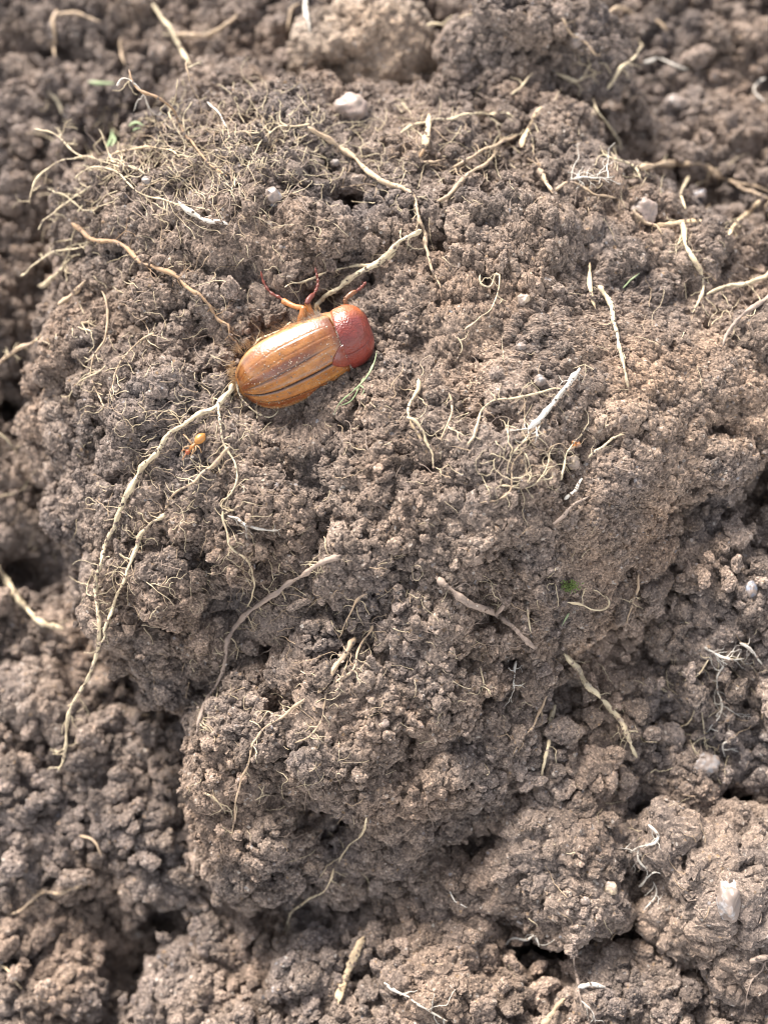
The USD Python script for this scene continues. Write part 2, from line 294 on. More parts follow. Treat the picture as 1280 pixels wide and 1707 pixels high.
# regional roughness: the right flank is a smeared, flatter face; around the beetle the lumps stay low
flat = np.clip(.95 * blob(PX, PY, 1015, 925, 80, 220, 30) + .62 * blob(PX, PY, 900, 565, 240, 100, 8) + .6 * blob(PX, PY, 1150, 640, 130, 110), 0, .9)
seat = blob(PX, PY, 512, 605, 120, 62, -21)
big_m = (1 - .8 * flat) * (1 - .75 * seat); patch = .85 * np.clip((meshkit.fbm(inner / 7.5, 3, 55) - .56) * 7, 0, 1) * (1 - seat)      # broken faces: smoother than the crumbs around them
small_m = (1 - .45 * flat) * (1 - .5 * patch)
inner = inner + normals(inner, CF) * (big_m * 3.6 * (meshkit.fbm(inner / 9.0, 4, 77) - .5))[:, None]
CV = relax(roughen(inner, CF, [(5.0, .38, .7), (2.8, .62, .9)], rng, big_m), (n, n), 12)
CV = relax(roughen(CV, CF, [(1.4, .85, .95)], rng, (1 - .6 * flat) * (1 - .5 * seat) * (1 - .6 * patch)), (n, n), 10)
CV = cracks(CV, CF, 5.0, .022, .9, rng)
CV = pit(CV, CF, .8, 1.7, 900, rng, (1 - flat) * (1 - seat))
CV = relax(roughen(CV, CF, [(.7, .72, .9)], rng, small_m), (n, n), 5)
CV = pit(CV, CF, .35, 1.7, 7000, rng, 1 - .7 * flat)
CV = roughen(CV, CF, [(.32, 1.0, 1.2), (.16, 1.1, 1.3)], rng, small_m)
CV = pit(CV, CF, .20, 1.8, 16000, rng, 1 - .5 * flat)
CV = grit(CV, CF, .17, .085, rng)
clod = thing('soil_clod', 'largest brown soil clod full of fine roots, carrying the amber beetle', 'soil clod', at(620, 760, -20))
dry = (flat * (.45 + 1.1 * meshkit.fbm(CV / 7.0, 3, 91)))[:, None]
obj('clod_body', CV, CF, CLODSOIL, clod, clod.base, color=1 + dry * [.34, .27, .17])

# ------------------------------------------------------------------ separate clods
def make_lump(radii, seed, sub, levels):
    r_ = np.random.default_rng(seed); m = trimesh.creation.icosphere(sub); V, F = np.array(m.vertices), np.array(m.faces)
    nn = r_.normal(size=(11, 3)); nn /= np.linalg.norm(nn, axis=1, keepdims=True)
    V = V * (.35 + .65 * np.min(r_.uniform(.62, 1.15, 11) / np.maximum(V @ nn.T, .2), axis=1).clip(.5, 1.4))[:, None]
    V = V * (1 + .95 * (meshkit.fbm(V * 1.5 + seed * 3.1, 4, seed) - .5))[:, None] * np.asarray(radii)
    V = pit(roughen(V, F, levels[:2], r_), F, min(radii) * .16, 1.5, 14, r_)
    V = cracks(V, F, min(radii) * .7, .03, .8, r_)
    return grit(roughen(V, F, levels[2:], r_), F, .25, .08, r_), F
LUMPS = [  # px, py, h, radius in px across / up / depth, label
    (872, 92, -22, 140, 110, 70, 'rounded brown clod with fine pale roots behind the large clod, right of the tan mound'),
    (590, 92, -30, 125, 72, 75, 'pale tan crumbly mound, out of focus behind the top edge of the large clod'),
    (1190, 1470, -6.5, 128, 150, 100, 'large clod at bottom right with the pale grey stone set in its face'),
    (955, 1455, -8, 112, 92, 80, 'broad clod with cracked face above the dark hole near the bottom edge'),
    (745, 1625, -8, 92, 96, 75, 'smooth grey-brown clod left of the dark hole near the bottom edge'),
    (1235, 1130, -13, 78, 105, 65, 'clod wrapped in white thread-like roots below the large clod at right'),
    (1130, 1290, -11, 70, 56, 50, 'squat clod between the white-rooted clod and the clod with the grey stone'),
    (1260, 1250, -13, 66, 72, 50, 'clod just above the black gap near the right edge'),
    (1110, 985, -15, 72, 62, 55, 'shaded clod at the foot of the smooth tan face of the large clod'),
    (1225, 985, -16, 62, 58, 50, 'clod with a small bluish stone beside the right edge, below the large clod'),
    (1050, 1660, -8, 78, 62, 55, 'clod at the bottom edge right of the dark hole'),
    (1240, 1675, -8, 80, 58, 55, 'clod cut off by the bottom right corner'),
    (825, 1470, -10, 62, 50, 45, 'small clod left of the broad cracked clod'),
    (690, 1450, -13, 70, 62, 50, 'shaded clod under the lower lobe of the large clod'),
    (1060, 1140, -13, 70, 55, 50, 'clod right of the long straight straw-coloured root'),
    (900, 1290, -10, 66, 58, 48, 'knobbly clod below the forked thin tan roots'),
    (985, 1330, -11, 54, 50, 45, 'small knobbly clod above the broad cracked clod'),
    (520, 1610, -13, 52, 46, 40, 'blurred clod left of the dry leaf blade'),
    (310, 1650, -17, 60, 48, 45, 'blurred clod beside the dark hole at bottom left'),
    (100, 1650, -20, 75, 70, 60, 'blurred crumbly clod in the bottom left corner, left of the dark hole'),
    (1262, 425, -15, 60, 42, 45, 'smooth grey clod at the right edge above the grey forked root'),
    (1275, 560, -5, 40, 34, 40, 'small rounded clod under the grey forked root at the right edge'),
    (60, 1170, -22, 62, 50, 45, 'blurred clod on the lower ground left of the long hanging root'),
    (50, 800, -29, 70, 62, 55, 'blurred clod below the dark gap at the left edge'),
    (45, 560, -35, 70, 70, 60, 'blurred clod above the dark gap at the left edge'),
    (1180, 230, -35, 80, 60, 60, 'blurred clod with a white speck right of the clod behind'),
    (290, 110, -37, 70, 55, 50, 'blurred clod behind the upright brown twig'),
]
lump_geo, lump_pts = [], []
for k, (px, py, h, rx, ry, rz, lab) in enumerate(LUMPS):
    sc = (DIST - h) / DIST / PXMM; size = max(rx, ry) * sc
    sub = 6 if (size > 5.5 and h > -20) else 5
    lev = [(size * .30, .55, .8), (size * .16, .75, .9), (.8, .85, 1.0), (.38, .95, 1.2)] + ([(.2, .95, 1.2)] if sub == 6 else [])
    V, F = make_lump((rx * sc * .93, ry * sc * .93, rz * sc), 100 + k, sub, lev)
    V = V[:, :1] * RIGHT + V[:, 1:2] * UPV - V[:, 2:] * FWD + at(px, py, h - rz * sc * .45)
    if np.dot(np.cross(V[F[0, 1]] - V[F[0, 0]], V[F[0, 2]] - V[F[0, 0]]), V[F[0, 0]] - V.mean(0)) < 0: F = F[:, ::-1]
    m = obj('soil_clod', V, F, DRY if k == 1 else SOIL if h > -30 else GROUND); tag(m, lab, 'soil clod', 'separate soil clods round the large one')
    lump_pts.append(V); lump_geo.append((V, F))

# ------------------------------------------------------------------ loose crumbs heaped on the ground and on the lower face of the clod, gaps between them
def pack(V, F, n_try, size, lift, gap, rng, weight):
    P, fi, _ = surface_points(V, F, n_try, rng, weight); N = normals(V, F)[F[fi, 0]]
    r = size(n_try); o = np.argsort(-r * rng.uniform(.6, 1, n_try)); P, r, N = P[o], r[o], N[o]
    P = P + N * (rng.uniform(*lift, n_try) + .35 * r)[:, None]
    cell, keep, c = {}, [], 2.2 * r.max()
    K = np.floor(P / c).astype(int)
    for i in range(n_try):
        a, b, d = K[i]; near = [j for x in (-1, 0, 1) for y in (-1, 0, 1) for z in (-1, 0, 1) for j in cell.get((a + x, b + y, d + z), ())]
        if near and (np.linalg.norm(P[near] - P[i], axis=1) < gap * (r[near] + r[i])).any(): continue
        cell.setdefault((a, b, d), []).append(i); keep.append(i)
    return P[keep], r[keep]
rng = np.random.default_rng(61)
gxs, gys, ghs = seen(GV)
inframe = ((gxs > -160) & (gxs < 1440) & (gys > -180) & (gys < 1890)) + .6 * ((gxs > -480) & (gxs < 1760) & (gys > -480) & (gys < 2190))
ci = ((gxs - 620) ** 2 / 500 ** 2 + (gys - 760) ** 2 / 600 ** 2)
wg = (.06 + inframe) * np.where(ci < .5, .02, 1) * (.03 + .97 * in_hole(gxs, gys, HOLES))
size = lambda n_: (.42 ** -1.6 + rng.random(n_) * (1.5 ** -1.6 - .42 ** -1.6)) ** (-1 / 1.6)
HP1, HR1 = pack(GV, GF, 13500, size, (-.1, .5), .80, rng, wg)
HP2, HR2 = pack(GV, GF, 6600, size, (1.0, 2.0), .85, rng, wg)
cxs, cys, _ = seen(CV)
wc = blob(cxs, cys, 700, 1130, 260, 120) + .8 * blob(cxs, cys, 420, 1060, 90, 110) + .35 * blob(cxs, cys, 500, 330, 300, 120) + .15
wc = wc * in_hole(cxs, cys, PITS) * (np.clip(normals(CV, CF) @ -FWD, 0, 1) > .15) * (1 - flat) * (1 - patch) * (1 - seat) * (blob(cxs, cys, 512, 605, 128, 72, -21) < .6)
size2 = lambda n_: (.26 ** -2.2 + rng.random(n_) * (.95 ** -2.2 - .26 ** -2.2)) ** (-1 / 2.2)
HP3, HR3 = pack(CV, CF, 5000, size2, (-.1, .5), .85, rng, wc)
size3 = lambda n_: (.26 ** -1.8 + rng.random(n_) * (.85 ** -1.8 - .26 ** -1.8)) ** (-1 / 1.8)
for k, (V, F) in enumerate(lump_geo):
    if LUMPS[k][2] < -32 or k == 1: continue
    face = np.clip(normals(V, F) @ -FWD, 0, 1); area = np.ptp(V @ RIGHT) * np.ptp(V @ UPV)
    a, b = pack(V, F, int(area * 2.0), size3, (-.15, .3), .9, rng, face); HP2, HR2 = np.vstack([HP2, a]), np.r_[HR2, b]

# ------------------------------------------------------------------ what the camera sees: height over the photograph, to lay roots and stones on
CELL = 3.0; NX, NY = 600, 720; OX, OY = -240.0, -200.0
def splat(Vs):
    Hm = np.full((NY, NX), -99.0)
    for V in Vs:
        x, y, h = seen(V); i, j = ((x - OX) / CELL).astype(int), ((y - OY) / CELL).astype(int)
        ok = (i >= 0) & (i < NX) & (j >= 0) & (j < NY)
        np.maximum.at(Hm, (j[ok], i[ok]), h[ok])
    bad = Hm < -98
    return Hm[tuple(distance_transform_edt(bad, return_distances=False, return_indices=True))]
HEAP = np.vstack([HP1, HP2, HP3]); HEAPR = np.r_[HR1, HR2, HR3]
tips = np.vstack([HEAP + HEAPR[:, None] * (.92 * -FWD + .45 * (a * RIGHT + b * UPV)) for a in (-1, 0, 1) for b in (-1, 0, 1)])
HM = splat([GV, CV, tips] + lump_pts)
HTOP = maximum_filter(HM, 3); HTOP = gaussian_filter(HTOP, .8)
HSOFT = gaussian_filter(maximum_filter(HM, 5), 2.5)
def read(T, x, y):
    x, y = np.broadcast_arrays(np.asarray(x, float), np.asarray(y, float))
    return map_coordinates(T, [np.ravel((y - OY) / CELL - .5), np.ravel((x - OX) / CELL - .5)], order=1, mode='nearest').reshape(x.shape)
ROOTMASK = np.zeros((NY, NX)); BEETLE = lambda x, y: blob(x, y, 512, 603, 116, 60, -24) > math.exp(-.5)
bx, by = np.meshgrid(np.linspace(430, 590, 30), np.linspace(560, 650, 20)); hb = float(np.median(read(HSOFT, bx, by))) + 1.35
# ------------------------------------------------------------------ roots, straws and blades, each a thing of its own
# (name, label, look, width in px of the photograph, points (px, py[, h]), number of side rootlets, lift)
ROOTS = [
 ('root', 'stiff brown twig-like root standing up from the upper left edge of the clod', 'brown', 6, [(215, 116, -7), (235, 145, -6), (275, 172, -6), (300, 210), (320, 240), (350, 275), (380, 295)], 14, .6),
 ('root', 'short white hooked root tip beside the top of the brown twig-like root', 'white', 5, [(196, 143, -6), (206, 133, -6), (222, 138, -6), (240, 160, -7), (256, 195)], 2, .5),
 ('root', 'thin knotted tan root sticking up against the background at the upper left', 'tan', 4, [(311, 102, -10), (308, 130, -10), (330, 165, -11), (336, 190)], 2, .5),
 ('root', 'forked fine pale root just left of the thin knotted tan root', 'pale', 3, [(296, 130, -9), (299, 155, -9), (292, 185), (288, 205)], 4, .5),
 ('root', 'small curved pale root between the thin knotted root and the white splinter', 'pale', 3, [(322, 168, -10), (308, 185, -10), (310, 225)], 1, .5),
 ('root', 'white splinter-like root at the upper rim of the clod right of the brown twig', 'white', 5, [(346, 170), (360, 188), (378, 212)], 0, .5),
 ('root', 'pale root reaching furthest to the upper left beyond the clod', 'pale', 4, [(57, 215, -12), (85, 221, -12), (130, 252, -11), (170, 265, -11), (210, 272), (240, 285)], 9, .5),
 ('root', 'short pale root crossing upward from the left fringe near the green shoots', 'pale', 3, [(165, 215, -12), (180, 250, -12), (192, 275)], 4, .4),
 ('root', 'pale arching root with its tip hanging down left of the clod', 'pale', 4, [(50, 340, -12), (65, 290, -11), (90, 270, -11), (120, 267, -11), (170, 268, -10), (215, 285)], 8, .5),
 ('root', 'pale branching root slanting down to the left from the upper left fringe', 'pale', 4, [(65, 383, -13), (100, 355, -12), (130, 330, -12), (165, 305, -11), (210, 280), (250, 292)], 9, .5),
 ('root', 'short fine root forking off left of the clod above the slanting branching root', 'pale', 3, [(80, 315, -13), (100, 318, -12), (125, 340, -12), (140, 352)], 3, .4),
 ('root', 'horizontal straw-yellow root lying along the upper left rim', 'straw', 5, [(185, 260), (220, 250), (270, 252), (300, 262)], 4, .6),
 ('root', 'pale yellow root running right and down across the upper left shoulder', 'pale', 4, [(125, 298, -11), (165, 280, -9), (200, 290), (235, 318), (300, 335), (352, 352)], 10, .5),
 ('root', 'fine pale root hanging down the left edge above the long brown root', 'pale', 3, [(140, 340), (124, 385, -13), (112, 430, -14), (104, 450, -14)], 4, .4),
 ('root', 'thick tapering white root lying on the soil at the upper left', 'white', 9, [(297, 336), (330, 360), (352, 370), (380, 374)], 1, .6),
 ('root', 'long brown root winding from the left edge down to the rear of the beetle', 'brown', 8, [(120, 372, -12), (150, 397), (190, 407), (225, 428), (250, 440), (290, 455), (320, 480), (345, 500), (360, 525), (382, 540), (387, 562), (402, 584)], 12, .7),
 ('root', 'fine pale root crossing the left edge just below the start of the long brown root', 'pale', 4, [(35, 460, -15), (60, 440, -14), (90, 422, -13), (150, 408)], 6, .4),
 ('root', 'long thick tan root running from the top middle down to a knot above the beetle', 'tan', 10, [(510, 212), (550, 235), (590, 260), (615, 285), (640, 300), (670, 313), (690, 325), (697, 350), (705, 380)], 10, .8),
 ('root', 'tapering tan root hanging straight below the knot, ending in a point', 'tan', 7, [(704, 376), (712, 400), (720, 440), (735, 482)], 1, .6),
 ('root', 'pale wiry root running left from the upper end of the long thick tan root', 'pale', 4, [(518, 206), (490, 212), (462, 212), (440, 232), (420, 260)], 6, .6),
 ('root', 'light tan root slanting up to the right from beside the knot', 'tan', 8, [(730, 335), (770, 305), (805, 277), (830, 250)], 3, .8),
 ('root', 'thinner tan root running parallel above the slanting light tan root', 'tan', 7, [(752, 280), (805, 250), (840, 230), (862, 225)], 3, .7),
 ('root', 'pale string-like root lying along the top rim right of the middle', 'pale', 5, [(668, 222), (710, 205), (765, 195), (815, 187), (856, 196)], 5, .7),
 ('straw', 'tan flat stalk sticking up at the top rim right of the string-like root', 'straw', 8, [(868, 245), (885, 205), (902, 178)], 0, 1.0),
 ('straw', 'broad straw stub standing upright near the top middle of the clod', 'straw', 13, [(707, 243), (712, 215), (715, 190)], 1, 1.2),
 ('root', 'short tan stub with a dark end just right of the broad straw stub', 'tan', 6, [(703, 270), (722, 267), (742, 264)], 0, .8),
 ('root', 'brown crooked root stub under the broad straw stub', 'brown', 7, [(700, 262), (706, 246), (712, 236)], 0, .6),
 ('root', 'thin pale root pointing up at the top rim below the clod behind', 'pale', 4, [(852, 157), (866, 142), (888, 122)], 1, .8),
 ('root', 'cream coloured root in the air left of the clod behind, top middle', 'pale', 7, [(712, 42, -24), (732, 42, -24), (752, 52, -25), (770, 60, -27), (788, 72, -30)], 1, .5),
 ('root', 'long tan root lying on the far ground at the right, ending at the picture edge', 'tan', 9, [(1066, 280), (1120, 270), (1170, 275), (1215, 300), (1285, 320)], 5, .8),
 ('root', 'second tan root just below the long one on the far ground at right', 'tan', 7, [(1180, 280), (1205, 295), (1240, 315), (1285, 332)], 3, .7),
 ('root', 'short upright cream root with a bent foot on the upper right slope', 'pale', 6, [(1147, 295), (1134, 315), (1132, 332), (1142, 348)], 0, .9),
 ('straw', 'curled withered straw strip leaning at the right edge under the long tan root', 'straw', 9, [(1268, 333), (1250, 350), (1228, 368), (1212, 395)], 5, 1.2),
 ('straw', 'pale orange straw lying flat on the upper right shoulder', 'straw', 9, [(1088, 377), (1125, 372), (1168, 368)], 2, .8),
 ('root', 'pale tan jointed root descending on the upper right shoulder from the flat straw', 'pale', 9, [(1137, 372), (1142, 400), (1152, 422), (1170, 452), (1172, 482), (1153, 522)], 6, .9),
 ('root', 'curved tan root at the upper right shoulder left of the flat straw', 'tan', 7, [(1055, 350), (1065, 370), (1082, 382), (1104, 392)], 1, .8),
 ('root', 'broad short straw-brown root on the slope left of the white crust of rootlets', 'tan', 11, [(897, 282), (910, 302), (922, 322)], 0, .6),
 ('root', 'tan root running right under the white crust of rootlets', 'tan', 6, [(925, 318), (960, 316), (985, 325), (1026, 330)], 3, .7),
 ('root', 'crust of tangled white rootlets on the upper right of the clod', 'white', 3, [(948, 300), (972, 292), (1000, 296), (1024, 294)], 16, .6),
 ('root', 'thick grey-tan root entering from the right edge and forking', 'pale', 9, [(1285, 453), (1255, 465), (1215, 477), (1178, 491)], 2, .9),
 ('root', 'grey root bending down from the right edge towards the dark gap', 'dusty', 10, [(1285, 490), (1270, 505), (1255, 515), (1220, 545), (1205, 577)], 3, 1.0),
 ('root', 'conspicuous smooth cream root lying lengthwise on the right of the clod', 'pale', 9, [(998, 477), (1012, 500), (1020, 530), (1027, 565), (1035, 605), (1047, 645)], 2, .9),
 ('straw', 'flat tan straw left of the conspicuous smooth cream root', 'straw', 9, [(983, 438), (985, 480), (992, 515)], 1, .6),
 ('root', 'thin curly pale root right of the beetle, looping at its top', 'pale', 4, [(800, 458), (797, 472), (808, 481), (822, 477), (829, 458), (824, 492), (806, 520), (790, 535), (772, 552)], 2, .6),
 ('root', 'wavy hair-thin root below the thin curly root', 'pale', 3, [(762, 562), (773, 580), (768, 592), (757, 603)], 1, .5),
 ('root', 'long arching cream root ending at the tangle right of the middle', 'pale', 5, [(778, 742), (795, 700), (820, 672), (870, 657), (925, 652), (947, 661)], 5, .8),
 ('root', 'thick whitish root slanting through the tangle right of the middle', 'white', 10, [(966, 614), (942, 645), (912, 684), (880, 716)], 6, .9),
 ('root', 'white frayed root end lying left of the thick whitish root', 'white', 4, [(884, 716), (868, 715), (848, 718)], 2, .7),
 ('root', 'light straw-coloured root splinter standing left of the middle tangle', 'straw', 8, [(697, 632), (690, 660), (684, 690), (692, 715), (705, 742)], 2, .8),
 ('root', 'cream root crossing the straw-coloured splinter at an angle', 'pale', 6, [(672, 695), (692, 706), (704, 725), (712, 745), (722, 780)], 4, .8),
 ('root', 'thin tan root with knots right of the straw-coloured splinter', 'tan', 5, [(748, 655), (752, 690), (740, 722), (735, 735)], 4, .6),
 ('root', 'fan of fine cream roots spreading left below the middle tangle', 'pale', 3, [(832, 810), (870, 812), (905, 797), (918, 770), (925, 740)], 12, .9),
 ('root', 'fine root arching high over the fan below the middle tangle', 'pale', 3, [(845, 790), (855, 755), (880, 730), (905, 722)], 6, 1.0),
 ('root', 'low fine tan root curving under the fan of fine roots', 'tan', 3, [(800, 838), (830, 835), (850, 810), (852, 780), (872, 752)], 4, .7),
 ('root', 'pale root with a loop hanging right of the orange grain', 'pale', 5, [(935, 800), (938, 770), (942, 750), (960, 728), (975, 712)], 4, .9),
 ('root', 'knotted cream root right of the orange grain at the edge of the pit', 'pale', 6, [(980, 763), (996, 750), (1010, 735), (1020, 722), (1040, 724)], 3, .9),
 ('root', 'broken whitish root piece lying aslant below the orange grain', 'white', 8, [(941, 832), (956, 814), (970, 797)], 0, .8),
 ('root', 'pale pointed root piece below the broken whitish one', 'dusty', 7, [(922, 874), (950, 850), (981, 827)], 0, .8),
 ('root', 'thick pale root running diagonally from the knot down to the beetle', 'pale', 11, [(702, 384), (665, 405), (640, 430), (605, 450), (565, 477), (540, 495), (523, 514)], 10, 1.0),
 ('root', 'thinner pale root crossing behind the beetle legs to the left', 'pale', 6, [(660, 420), (620, 437), (575, 447), (520, 460), (475, 479)], 6, .7),
 ('root', 'pale root hugging the rim of the beetle and curling away below its rear', 'pale', 6, [(484, 537, hb + .6), (461, 551, hb + .9), (440, 563, hb + 1.0), (420, 578, hb + 1.0), (401, 602, hb + .8), (391, 630, hb + .6), (398, 656, hb + .7), (414, 678, hb + .9), (432, 691, hb + .4), (450, 694, hb - .4), (464, 684, hb - .6)], 0, .5),
 ('root', 'major cream root trailing from under the beetle down the left side', 'pale', 9, [(387, 640), (360, 672), (320, 700), (280, 730), (255, 765), (225, 800), (200, 855), (185, 890), (172, 935), (160, 965), (160, 1000), (165, 1050), (160, 1100, -6), (140, 1140, -8), (115, 1185, -9), (110, 1240, -11), (97, 1286, -13)], 26, 1.0),
 ('root', 'pale root joining the lower half of the major cream root from the right', 'pale', 7, [(277, 855), (240, 885), (218, 940), (195, 995), (178, 1035), (168, 1072)], 16, .9),
 ('root', 'tan root slanting down left below the ant', 'tan', 7, [(382, 745), (350, 780), (300, 820), (275, 850)], 8, .8),
 ('root', 'thin cream root winding straight down below the rear of the beetle', 'pale', 5, [(365, 672), (368, 725), (385, 760), (397, 797), (375, 835), (372, 850)], 8, .9),
 ('root', 'thin root running down the left side under the long brown root', 'tan', 5, [(170, 485), (178, 525), (170, 570), (155, 615), (160, 650), (175, 678)], 5, .7),
 ('root', 'brownish hair root slanting left of the beetle towards the left side', 'tan', 4, [(257, 555), (215, 590), (187, 635), (180, 682)], 5, .7),
 ('root', 'cream root bending from the slanting hair root to the left edge', 'pale', 4, [(178, 608), (150, 625), (128, 645), (115, 672)], 3, .6),
 ('root', 'fuzzy tan root sticking out of the left side over the dark gap', 'tan', 8, [(0, 606, -17), (40, 580, -15), (85, 555, -13), (150, 535)], 14, .6),
 ('root', 'bright pale root at the left edge next to the dark gap', 'pale', 6, [(-5, 718, -18), (14, 738, -19), (32, 758, -21)], 1, .6),
 ('root', 'blurred pale root hanging behind the clod at the upper left', 'pale', 7, [(65, 477), (95, 462), (127, 425)], 0, 1.2),
 ('root', 'thick blurred tan root behind the clod at the left', 'tan', 10, [(98, 508), (120, 490), (142, 468)], 0, 1.6),
 ('root', 'thick cream root on the lower ground at the left edge', 'pale', 14, [(-6, 940), (25, 985), (55, 1020), (85, 1042), (106, 1047)], 2, 1.2),
 ('root', 'long hairy grey-brown root descending left of the middle', 'dusty', 10, [(565, 927), (525, 945), (480, 975), (430, 1010), (390, 1045), (375, 1080), (372, 1120), (350, 1160), (328, 1227)], 34, .9),
 ('root', 'fine cream root winding down between the two hairy roots left of the middle', 'pale', 5, [(372, 850), (390, 915), (420, 945), (425, 970), (412, 1012)], 9, .9),
 ('root', 'bright white root tip lying above the rounded grey lump', 'white', 6, [(380, 860), (398, 866), (415, 880), (462, 885)], 5, .9),
 ('root', 'thin tan root above the thick tan stick in the lower middle', 'tan', 5, [(612, 990), (598, 1000), (580, 1035), (566, 1062)], 4, .7),
 ('root', 'thick straight tan root stick in the lower middle, pale at its top', 'tan', 10, [(592, 1062), (575, 1088), (558, 1115), (545, 1140), (530, 1155)], 3, .6),
 ('root', 'branching tan root right of the thick tan stick', 'tan', 5, [(622, 1042), (606, 1080), (590, 1115), (560, 1140), (545, 1160), (535, 1200), (492, 1238)], 14, .9),
 ('root', 'straight soil-covered tan root running down to the lower lobe', 'tan', 6, [(508, 1165), (450, 1215), (420, 1255), (400, 1320), (387, 1392)], 9, .8),
 ('root', 'short pale root crossing on the left of the lower lobe', 'pale', 5, [(342, 1322), (358, 1335), (376, 1356)], 3, .8),
 ('root', 'pinkish-brown branched root right of the centre', 'dusty', 12, [(730, 965), (755, 985), (790, 1012), (825, 1021), (842, 1035), (858, 1056), (892, 1081)], 6, 1.0),
 ('root', 'short side shoot pointing up from the pinkish-brown root', 'dusty', 7, [(826, 1024), (836, 1012), (830, 988)], 3, .9),
 ('root', 'long straight straw-coloured root on the lower right, pale and thick', 'pale', 11, [(940, 1090), (955, 1112), (970, 1135), (1010, 1175), (1040, 1212), (1061, 1262)], 9, .9),
 ('root', 'thin tan root in the lower right, left of the straight straw-coloured root', 'tan', 5, [(911, 1160), (895, 1190), (888, 1208), (868, 1230), (855, 1257)], 3, .7),
 ('root', 'wavy cream root hanging just right of the thin tan root in the lower right', 'pale', 7, [(925, 1175), (922, 1200), (918, 1225), (912, 1262), (903, 1297)], 3, .9),
 ('root', 'hooked cream root lying on the smooth tan face below the moss', 'pale', 5, [(945, 1004), (970, 1010), (995, 1015), (1011, 1009), (1008, 992)], 1, .7),
 ('root', 'tan forked root at the edge of the smooth tan face', 'tan', 5, [(1064, 958), (1056, 990), (1050, 1012), (1044, 1040)], 4, .8),
 ('root', 'short bright cream root standing on the smooth tan face left of the moss', 'pale', 4, [(879, 1014), (882, 1032), (885, 1055)], 0, .6),
 ('root', 'twin white thread-like roots below the tip of the pinkish-brown root', 'white', 4, [(860, 1102), (857, 1120), (854, 1148)], 4, .7),
 ('root', 'white thread-like root left of the twin white threads', 'pale', 3, [(800, 1110), (804, 1135), (803, 1152)], 3, .6),
 ('root', 'white thick thread crossing the top of the white-rooted clod at right', 'white', 6, [(1172, 1078), (1190, 1092), (1215, 1100), (1240, 1098)], 12, .9),
 ('root', 'white thread hanging to the left of the white-rooted clod', 'pale', 4, [(1180, 1100), (1160, 1122), (1142, 1132), (1130, 1148)], 5, .8),
 ('root', 'white thread running down the middle of the white-rooted clod', 'white', 4, [(1205, 1110), (1195, 1150), (1200, 1185), (1180, 1215)], 9, .8),
 ('root', 'pale thread at the left foot of the white-rooted clod', 'pale', 4, [(1128, 1210), (1150, 1202), (1165, 1180), (1170, 1215), (1180, 1250)], 6, .8),
 ('root', 'short white root stub at the right edge above the white-rooted clod', 'white', 6, [(1232, 1072), (1252, 1088), (1270, 1108)], 2, .9),
 ('root', 'white curved thread hanging from the clod just below the white-rooted one', 'white', 4, [(1212, 1236), (1203, 1242), (1208, 1262)], 1, .9),
 ('root', 'white forked root with a bright knot above the grey-stone clod', 'white', 6, [(1080, 1375), (1094, 1394), (1088, 1406), (1065, 1412), (1051, 1421)], 4, 1.0),
 ('root', 'looping white thread below the forked root with the bright knot', 'white', 4, [(1064, 1414), (1070, 1435), (1079, 1455), (1064, 1477), (1085, 1455), (1100, 1456)], 2, 1.0),
 ('root', 'white bent thread below the looping one, beside the grey-stone clod', 'white', 4, [(1088, 1470), (1093, 1486), (1085, 1505), (1072, 1518)], 2, .8),
 ('root', 'white crooked rootlet at the upper rim of the lowest dark hole', 'white', 5, [(842, 1576), (858, 1567), (880, 1570), (890, 1562), (898, 1578)], 3, .9),
 ('root', 'white branching root lying at the bottom edge left of the lowest dark hole', 'white', 6, [(640, 1638), (662, 1652), (684, 1668), (712, 1684), (745, 1702)], 8, .9),
 ('root', 'short cream root stub lying level below the lowest dark hole', 'white', 9, [(964, 1646), (985, 1647), (1008, 1645)], 0, 1.0),
 ('root', 'blurred tan root stub cut by the bottom edge below the lowest dark hole', 'tan', 12, [(902, 1712), (922, 1688), (942, 1664)], 0, 1.2),
 ('root', 'dirty tan root hanging down inside the lowest dark hole', 'dusty', 6, [(951, 1578), (955, 1610), (962, 1640), (968, 1680)], 5, .9),
 ('root', 'forked white threads at the bottom edge below the level cream stub', 'white', 4, [(968, 1668), (975, 1680), (985, 1690), (992, 1706)], 3, .8),
 ('root', 'thick grey root stub at the right edge near the bottom corner', 'dusty', 11, [(1250, 1603), (1265, 1598), (1286, 1594)], 0, 1.0),
 ('root', 'fuzzy thread hanging under the grey root stub at the bottom right', 'dusty', 4, [(1276, 1602), (1262, 1620), (1250, 1640), (1240, 1686)], 5, .8),
 ('root', 'thin white thread in the face left of the broad cracked clod', 'white', 4, [(757, 1452), (754, 1470), (760, 1488), (778, 1513)], 1, .6),
 ('root', 'bright cream root hanging at the right of the lower lobe', 'pale', 5, [(611, 1363), (600, 1388), (580, 1406), (565, 1437)], 2, 1.0),
 ('root', 'thin pale root below the lower lobe, slanting to the left', 'pale', 5, [(556, 1448), (543, 1480), (520, 1496), (502, 1515), (477, 1543)], 3, 1.0),
 ('dry_leaf', 'dry folded straw leaf blade standing near the bottom middle', 'straw', 15, [(606, 1563), (590, 1600), (578, 1630), (564, 1672)], 0, 1.2),
 ('root', 'blurred tan root on the lower left ground, lying nearly level', 'tan', 7, [(137, 1473), (105, 1485), (75, 1493), (10, 1526)], 3, 1.3),
 ('root', 'blurred tan thread on the lower left ground above the level one', 'tan', 5, [(133, 1393), (152, 1405), (170, 1428)], 0, 1.2),
 ('root', 'yellow thread at the left edge near the bottom', 'straw', 5, [(-4, 1608), (12, 1622), (37, 1648)], 0, 1.2),
 ('root', 'blurred pale root standing upright in the top left corner', 'tan', 7, [(96, 18), (94, 55), (93, 96)], 1, 1.6),
